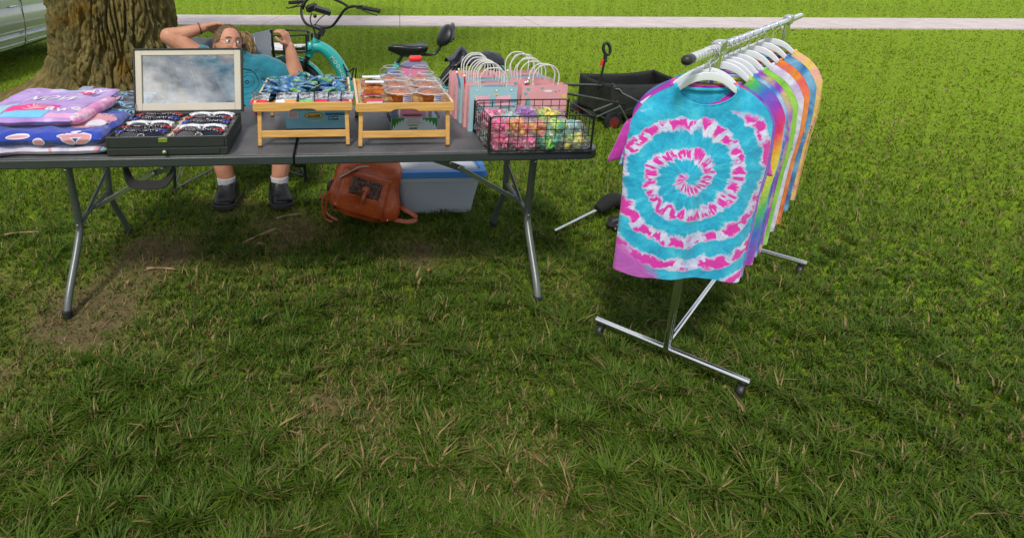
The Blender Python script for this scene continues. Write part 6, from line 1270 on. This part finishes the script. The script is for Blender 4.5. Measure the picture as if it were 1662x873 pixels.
def tshirt(label, m, t, yaw, half=.2, ln=.655, seed=0, hz=0, out=0):
    P0 = RB + rd_ * t + rp_ * (.022 if t < .17 else 0); zc = 1.118 + hz
    s_ = thing('tie_dye_shirt', label, 'shirt', (0, 0, 0), 'tie-dye shirts hanging on the clothes rack')
    nk = .088
    def ztop(ax, fr):
        if ax < nk: return -.012 - (.062 if fr else .016) * math.sqrt(max(0, 1 - (ax / nk) ** 2))
        k = (ax - nk) / (half - nk); return -.012 - .062 * k - .055 * max(0, k) ** 4
    def sheet_(fr):
        def f(u, v):
            q = (2 * u - 1); ax = abs(q) ** .85 * half; w_ = 1 + (.035 * math.sin(min(1, v * 2.2) * math.pi) if v < .45 else -.04 * (v - .45)); x = math.copysign(ax * w_, q)
            zt_ = ztop(ax, fr); z = zt_ + (-ln - zt_) * v; z -= .010 * q * v * 0
            ed = math.sqrt(max(0, 1 - abs(q) ** 3)); th = .018 + .016 * min(1, v * 3); y = (-1 if fr else 1) * th * ed
            fold_ = .028 * noise.noise(Vector((x * 11 + seed, z * 1.6, 3 if fr else 7))) * min(1, v * 2.5) + .008 * math.sin(x * 38 + seed + z * 4) * max(0, v - .35) * ed
            if ax > nk: y *= min(1, .15 + v * 9)
            return (x, y + fold_, z + .006 * math.sin(x * 20 + seed) * v)
        return f
    b_ = MB(); b_.grid(sheet_(True), 64, 56); b_.grid(sheet_(False), 64, 56); b_.build('shirt_body', m, s_, weld=.0012, ang=80)
    for sd_ in (-1, 1):
        def slv(u, v):
            a = 2 * math.pi * u; c0 = Vector((sd_ * (half - .045 + out * .5), .012, -.145)); c1 = Vector((sd_ * (half - .040 + out), .050 if not out else .01, -.285)); c = c0.lerp(c1, v); w_ = .075 * (1 - .05 * v) * (.72 + .28 * v); rr_ = .020 * (1 - .1 * v)
            return c + Vector((math.cos(a) * w_ * .62 * (1 if v > 0 else .9), math.sin(a) * rr_ + .010, math.cos(a) * w_ * .22 * -sd_ + .004 * noise.noise(Vector((a, v * 5, seed)))))
        b_ = MB(); b_.grid(slv, 26, 12, cu=True); o = b_.build('sleeve', m, s_, ang=80); z_ = o.modifiers.new('thick', 'SOLIDIFY'); z_.thickness = .0015
    b_ = MB(); b_.tube([(nk * 1.0 * math.cos(a), -.012 if math.sin(a) < 0 else .010, -.012 + (.062 if math.sin(a) < 0 else .016) * math.sin(a) * (1 if math.sin(a) < 0 else -1)) for a in [2 * math.pi * k / 36 for k in range(36)]], .005, 6, closed=True, flat=.5); b_.build('collar', m, s_)
    s_.location = (P0.x, P0.y, zc); s_.rotation_euler = (0, 0, R(yaw)); OFF[s_.name] = Vector((0, 0, 0))
    h_ = thing('coat_hanger', 'white hanger of the ' + ' '.join(label.split(' hanging')[0].split(' behind')[0].split(' at ')[0].split(' near')[0].split()[:12]), 'hanger', (0, 0, 0), 'white hangers on the rack')
    b_ = MB(); arms = spline([(-.165, 0, -.092), (-.13, 0, -.058), (-.085, 0, -.028), (-.045, 0, .004), (0, 0, .016), (.045, 0, .004), (.085, 0, -.028), (.13, 0, -.058), (.165, 0, -.092)], 6)
    rings = []
    for i, p in enumerate(arms):
        t_ = (arms[min(i + 1, len(arms) - 1)] - arms[max(i - 1, 0)]).normalized(); n_ = Vector((-t_.z, 0, t_.x)); hh = .0065 + .006 * math.exp(-(p.x / .07) ** 2)
        rings.append([p + Vector((0, y, 0)) * 1 + n_ * z for y, z in ((-.0045, -hh), (.0045, -hh), (.0055, 0), (.0045, hh), (-.0045, hh), (-.0055, 0))])
    b_.loft(rings); b_.build('hanger_arms', mat('hanger_white', (.66, .68, .74), .35, var=.02), h_, bevel=.0015, ang=60)
    b_ = MB(); top_ = 1.2 - zc; cz = top_ + .0145 - .021; b_.tube([(0, 0, .012), (0, 0, cz - .026)] + [(.020 * math.cos(a), 0, cz + .021 * math.sin(a)) for a in [R(-80) + R(255) * k / 14 for k in range(15)]], .0020, 8); b_.build('hook', CHROME, h_)
    h_.location = s_.location; h_.rotation_euler = s_.rotation_euler; OFF[h_.name] = Vector((0, 0, 0))
    return s_
SP = spiral_dye()
tshirt('turquoise, white and magenta spiral tie-dye shirt hanging in front of all the others', SP, .165, -12, .204, .655, 0)
rest = [('plain magenta shirt with only its sleeve showing behind the turquoise spiral shirt', dye('magenta_dye', [(.30, .01, .24), (.50, .03, .36), (.24, .03, .40)]), .20, -20, .186, .055),
        ('green edged rainbow shirt third from the near end of the rack', banded('green_rainbow', [(.02, .45, .12), (.70, .55, .02), (.75, .20, .02), (.60, .02, .12), (.02, .45, .12)], 4), .225, -24, .188, .03),
        ('purple and blue tie-dye shirt behind the green edged rainbow one', dye('purple_dye', [(.06, .02, .30), (.22, .04, .42), (.05, .20, .50)]), .25, -33, .200),
        ('rainbow striped tie-dye shirt hanging at the near post', banded('rainbow_dye', [(.60, .02, .10), (.70, .30, .02), (.65, .60, .04), (.05, .40, .10), (.04, .12, .50), (.25, .03, .40)], 3), .40, -40, .200),
        ('blue and white mottled tie-dye shirt just past the near post', dye('blue_mottle', [(.02, .06, .32), (.05, .20, .52), (.45, .55, .70)]), .46, -44, .200),
        ('violet tie-dye shirt with yellow shoulders beyond the near post', dye('violet_dye', [(.16, .02, .34), (.26, .05, .45), (.55, .50, .05)]), .53, -42, .200),
        ('lime green shirt in the middle of the rack', dye('lime_dye', [(.08, .32, .02), (.20, .48, .04), (.30, .55, .10)]), .62, -46, .203),
        ('pale lilac and white tie-dye shirt in the middle of the rack', dye('lilac_dye', [(.35, .32, .62), (.60, .60, .72), (.40, .25, .55)]), .74, -44, .200),
        ('red and orange tie-dye shirt in the far half of the rack', dye('red_dye', [(.50, .02, .02), (.65, .22, .02), (.60, .05, .10)]), .88, -47, .200),
        ('navy and sky blue tie-dye shirt in the far half of the rack', dye('navy_dye', [(.01, .03, .16), (.04, .18, .42), (.20, .45, .62)]), 1.02, -45, .200),
        ('pink and yellow tie-dye shirt near the far post', dye('pink_yellow', [(.62, .10, .28), (.65, .48, .08), (.70, .30, .35)]), 1.18, -46, .200)]
for i, r_ in enumerate(rest): tshirt(*r_[:5], .655, i * 2.3 + 1, 0, r_[5] if len(r_) > 5 else 0)

# ================================================================ leather backpack
LTH = mat('tan_leather', (.34, .052, .012), .38, c2=(.52, .098, .022), vs=12, bump=.45, bs=60, coat=.15); LTD = mat('dark_leather', (.05, .018, .012), .45, bump=.5, bs=90); BRS = mat('brass', (.6, .42, .18), .25, metal=1)
bpk = thing('leather_backpack', 'slumped orange brown leather backpack with tooled pocket under the table', 'backpack', (.14, 3.22, 0))
BC = Vector((.090, 3.14, .010)); BM = Matrix.Translation(BC) @ Matrix.Rotation(R(18), 4, 'Y') @ Matrix.Rotation(R(-14), 4, 'X') @ Matrix.Scale(1.34, 4)
def bpf(u, v):
    a = 2 * math.pi * u; th = math.pi * v; d = Vector((math.sin(th) * math.cos(a), math.sin(th) * math.sin(a), math.cos(th)))
    sq = lambda c_, e: math.copysign(abs(c_) ** e, c_); z01 = .5 + .5 * sq(d.z, .6); wd = .175 * (1 - .32 * z01 ** 1.5) * (1 + .05 * math.sin(z01 * 9)); dp = .10 * (1 - .45 * z01)
    p = Vector((sq(d.x, .75) * wd, sq(d.y, .7) * dp, .012 + .325 * z01)); p += Vector((d.x, d.y, 0)) * (.026 * noise.noise(Vector((p.x * 9, p.y * 9, p.z * 9 + 4))) + .008 * noise.noise(Vector((p.x * 26, p.y * 26, p.z * 20)))); return p
b_ = MB(); b_.M = BM; b_.grid(bpf, 56, 44, cu=True); bo = b_.build('main_body', LTH, bpk, weld=.0004, ang=80); bt = surf(bo)
def bdrop(x, z, off=-.002):
    o_ = BM @ Vector((x, -.4, z)); d = (BM.to_3x3() @ Vector((0, 1, 0))).normalized(); h = bt.ray_cast(o_, d); return (h[0] if h[0] is not None else BM @ Vector((x, -.1, z))) + d * off
def bpanel(x0, x1, z0, z1, th, nm, m, bulge=0, par=bpk):
    b_ = MB(); b_.grid(lambda u, v: bdrop(x0 + (x1 - x0) * u, z0 + (z1 - z0) * v, -th - bulge * math.sin(math.pi * u) * math.sin(math.pi * v)), 14, 14)
    o = b_.build(nm, m, par, ang=80); s_ = o.modifiers.new('thick', 'SOLIDIFY'); s_.thickness = -.006; return o
def tooled():
    m, t, b = nmat('tooled_leather'); N = t.nodes; l = t.links.new; tcn = N.new('ShaderNodeTexCoord'); o1 = nznode(N, l, tcn.outputs['Object'], 26, 2, .4, 3.5); c = ramp(N, l, o1, [(.44, (.02, .007, .005)), (.50, (.20, .075, .05)), (.62, (.05, .015, .01))]); l(c, b.inputs['Base Color']); b.inputs['Roughness'].default_value = .35
    bp = N.new('ShaderNodeBump'); bp.inputs['Strength'].default_value = 1; bp.inputs['Distance'].default_value = .01; l(o1, bp.inputs['Height']); l(bp.outputs[0], b.inputs['Normal']); return m
pk = bpanel(-.125, .085, .035, .215, .010, 'front_pocket', LTH, .022); bt2 = None
bpanel(-.085, .045, .122, .192, .036, 'tooled_panel', tooled(), .006, pk)
b_ = MB(); b_.tube(spline([bdrop(-.02, .155, -.050), bdrop(-.022, .115, -.052), bdrop(-.02, .085, -.046)], 5), .014, 10, flat=.35); b_.sph(bdrop(-.02, .15, -.050), (.022, .008, .024), 14, 8); b_.build('pocket_tab', LTH, pk)
b_ = MB(); b_.sph(bdrop(-.02, .152, -.060), .005, 10, 8); b_.sph(bdrop(.11, .05, -.02), .007, 10, 8); b_.sph(bdrop(.02, .29, -.012), .008, 10, 8); b_.build('snap', BRS, bpk)
def bs_(pts, wd, nm, m=LTH, th=.003, wdir=(0, .4, .9)): return strap([Vector(p) for p in pts], wd, th, nm, m, bpk, 6, wdir)
bs_([(.30, 3.17, .10), (.36, 3.10, .095), (.415, 3.07, .07), (.43, 3.07, .045), (.39, 3.07, .03), (.31, 3.10, .028), (.27, 3.15, .03)], .012, 'shoulder_strap')
bs_([(.16, 3.16, .36), (.22, 3.14, .29), (.28, 3.16, .17), (.315, 3.19, .06)], .010, 'shoulder_strap', wdir=(1, .2, .3))
bs_([(.20, 3.20, .34), (.26, 3.20, .25), (.305, 3.22, .13), (.32, 3.24, .04)], .008, 'edge_piping', LTD, wdir=(1, .2, .3))
bs_([(.06, 3.13, .29), (.02, 3.12, .22), (-.06, 3.12, .20), (-.12, 3.13, .165)], .007, 'drawstring', wdir=(0, .2, 1))
bs_([(.02, 3.14, .24), (-.04, 3.12, .21), (-.10, 3.12, .16), (-.105, 3.12, .10), (-.09, 3.12, .04), (-.05, 3.11, .02)], .006, 'side_strap', wdir=(1, 0, .3))
bs_([(-.02, 3.14, .20), (-.075, 3.13, .15), (-.085, 3.13, .08), (-.06, 3.12, .05), (-.02, 3.11, .03)], .006, 'side_strap', wdir=(1, 0, .3))
b_ = MB(); b_.sph((.045, 3.24, .36), (.085, .07, .05), 20, 14, rot(0, 20, 0)); b_.sph((-.045, 3.16, .21), (.035, .025, .05), 14, 10); b_.build('dark_lining', LTD, bpk)
b_ = MB(); b_.tube(spline([(.0, 3.12, .29), (.05, 3.10, .325), (.11, 3.11, .35), (.17, 3.13, .345)], 5), .010, 8, flat=.5); b_.build('flap_trim', mat('flap_silver', (.4, .35, .33), .4, metal=.4), bpk)

# ================================================================ storage bin
bin_ = thing('storage_bin', 'translucent plastic storage bin with blue rimmed lid beside the backpack', 'storage bin', (.575, 3.4, 0))
def milky():
    m, t, b = nmat('milky_plastic'); N = t.nodes; l = t.links.new; b.inputs['Base Color'].default_value = (.56, .61, .68, 1); b.inputs['Roughness'].default_value = .25
    tr = N.new('ShaderNodeBsdfTransparent'); tr.inputs[0].default_value = (.85, .88, .92, 1); ms = N.new('ShaderNodeMixShader'); ms.inputs[0].default_value = .62; l(tr.outputs[0], ms.inputs[1]); l(b.outputs[0], ms.inputs[2]); l(ms.outputs[0], N['Material Output'].inputs[0])
    tcn = N.new('ShaderNodeTexCoord'); bp = N.new('ShaderNodeBump'); bp.inputs['Strength'].default_value = .3; bp.inputs['Distance'].default_value = .01; l(nznode(N, l, tcn.outputs['Object'], 12), bp.inputs['Height']); l(bp.outputs[0], b.inputs['Normal']); return m
MILK = milky()
def rr_ring(x0, x1, y0, y1, z, r): return [Vector((x, y, z)) for x, y in rrect(x0, x1, y0, y1, (r,) * 4, 5)]
b_ = MB(); b_.loft([rr_ring(.365, .785, 3.235, 3.575, .004, .03), rr_ring(.345, .805, 3.225, 3.59, .12, .035), rr_ring(.335, .822, 3.215, 3.60, .205, .035), rr_ring(.322, .834, 3.205, 3.61, .21, .035), rr_ring(.318, .838, 3.20, 3.615, .248, .035)], caps=False)
b_.add(rr_ring(.365, .785, 3.235, 3.575, .004, .03), [tuple(range(24))]); o = b_.build('bin_body', MILK, bin_, weld=.0003, ang=50); s_ = o.modifiers.new('thick', 'SOLIDIFY'); s_.thickness = .0025
LBL = mat('lid_blue', (.012, .16, .52), .35, var=.04)
b_ = MB(); b_.loft([rr_ring(.300, .858, 3.185, 3.632, .246, .04), rr_ring(.296, .862, 3.182, 3.636, .250, .04), rr_ring(.300, .856, 3.187, 3.63, .282, .04), rr_ring(.330, .826, 3.215, 3.60, .286, .035), rr_ring(.336, .820, 3.222, 3.594, .272, .03)], caps=False); b_.build('lid_rim', LBL, bin_, ang=40, weld=.0002)
b_ = MB(); b_.add([p for p in rr_ring(.334, .822, 3.220, 3.596, .273, .03)] , [tuple(range(24))]); o = b_.build('lid_panel', MILK, bin_); s_ = o.modifiers.new('thick', 'SOLIDIFY'); s_.thickness = .002
for s, x in ((-1, .325), (1, .833)):
    b_ = MB(); b_.box(x - .012 + s * .03, x + .012 + s * .03, 3.33, 3.49, .235, .27); b_.build('latch', LBL, bin_, bevel=.005)
b_ = MB(); b_.box(.40, .74, 3.28, 3.54, .012, .10); b_.build('folded_contents', mat('bin_contents', (.20, .22, .27), .8, c2=(.32, .33, .36), vs=7), bin_, bevel=.02)

# ================================================================ small things on the grass
tube_t = thing('chrome_tube', 'short chrome tube with black end lying on the grass behind the hanging shirt', 'tube', (1.3, 2.98, 0))
b_ = MB(); a, c = Vector((1.185, 2.935, .016)), Vector((1.495, 3.085, .075)); b_.tube([a, c], .0085, 14); b_.build('tube_shaft', CHROME, tube_t)
b_ = MB(); d = (c - a).normalized(); b_.tube(spline([c - d * .01, c + d * .03 + Vector((0, 0, .01)), c + d * .09 + Vector((0, 0, .02)), c + d * .15 + Vector((0, 0, .0)), c + d * .20 + Vector((0, 0, -.05))], 4), [.026, .028, .031, .034, .036, .038, .040, .041, .041, .042, .042, .042, .041, .040, .040, .038, .03], 14); b_.build('black_end', mat('foam_black', (.008, .008, .008), .9, bump=.5, bs=60), tube_t)
sb = thing('drawstring_bag', 'small black bag with orange and gold glitter lying under the shirts', 'bag', (1.56, 2.93, 0))
b_ = MB(); b_.grid(lambda u, v: Vector((1.575, 2.93, .045)) + Vector((math.sin(math.pi * v) * math.cos(6.283 * u) * .085, math.sin(math.pi * v) * math.sin(6.283 * u) * .075, math.cos(math.pi * v) * .043)) * (1 + .35 * noise.noise(Vector((math.cos(6.283 * u) * 2, math.sin(6.283 * u) * 2, v * 5)))), 30, 20, cu=True); b_.build('bag_body', mat('bag_black', (.010, .010, .014), .5, bump=.5, bs=50), sb, weld=.0003, ang=80)
b_ = MB()
for k in range(26):
    a = random.uniform(0, 6.28); q = random.uniform(.02, .075); b_.obox((1.545 + q * .7 * math.cos(a), 2.865 + .03 * random.random(), .055 + q * .6 * math.sin(a)), (.012, .004, .008), rot(random.uniform(0, 90), random.uniform(0, 90), 30))
b_.build('glitter_patch', mat('orange_glitter', (.65, .20, .04), .2, metal=.6, c2=(.75, .65, .45), vs=80), sb)
def twig(a, b, r, label):
    b_ = MB(); a, b = Vector(a), Vector(b); b_.tube(spline([a, a.lerp(b, .4) + Vector((0, .006, .004)), b], 5), [r * (.7 + .3 * math.sin(k)) for k in range(11)], 7); o = b_.build('twig', mat('dead_wood', (.20, .12, .06), .9, c2=(.34, .24, .14), vs=30, bump=.5)); tag(o, label, 'twig'); return o
twig((-.375, 3.155, .028), (-.235, 3.215, .026), .0065, 'pale broken twig lying on the grass left of the backpack')
twig((-1.83, 3.02, .03), (-1.66, 3.05, .028), .005, 'thin dry twig in the grass at the far left under the table')
twig((-.52, 2.86, .026), (-.36, 3.02, .03), .007, 'forked brown twig lying on the bare patch in front of the shoes')
twig((-.95, 2.62, .024), (-.80, 2.60, .026), .006, 'short brown twig on the bare earth near the left table leg')
def leaf(x, y, s, rz, label):
    b_ = MB(); b_.grid(lambda u, v: (x + s * (v - .5) * math.cos(rz) - s * .5 * (u - .5) * math.sin(math.pi * v) ** .7 * math.sin(rz), y + s * (v - .5) * math.sin(rz) + s * .5 * (u - .5) * math.sin(math.pi * v) ** .7 * math.cos(rz), .032 + .02 * (2 * u - 1) ** 2 * s * 6 + .008 * math.sin(v * 5)), 8, 10); o = b_.build('dry_leaf', mat('dry_leaf', (.24, .11, .04), .8, c2=(.34, .2, .09), vs=60), weld=.0002); tag(o, label, 'leaf')
leaf(-.42, 2.82, .06, .4, 'curled brown leaf on the bare patch in front of the shoes'); leaf(.42, 2.52, .05, 1.2, 'small brown leaf in the grass between the right table legs and backpack'); leaf(-1.0, 2.48, .05, 2.2, 'brown leaf on the bare earth beside the left table leg')
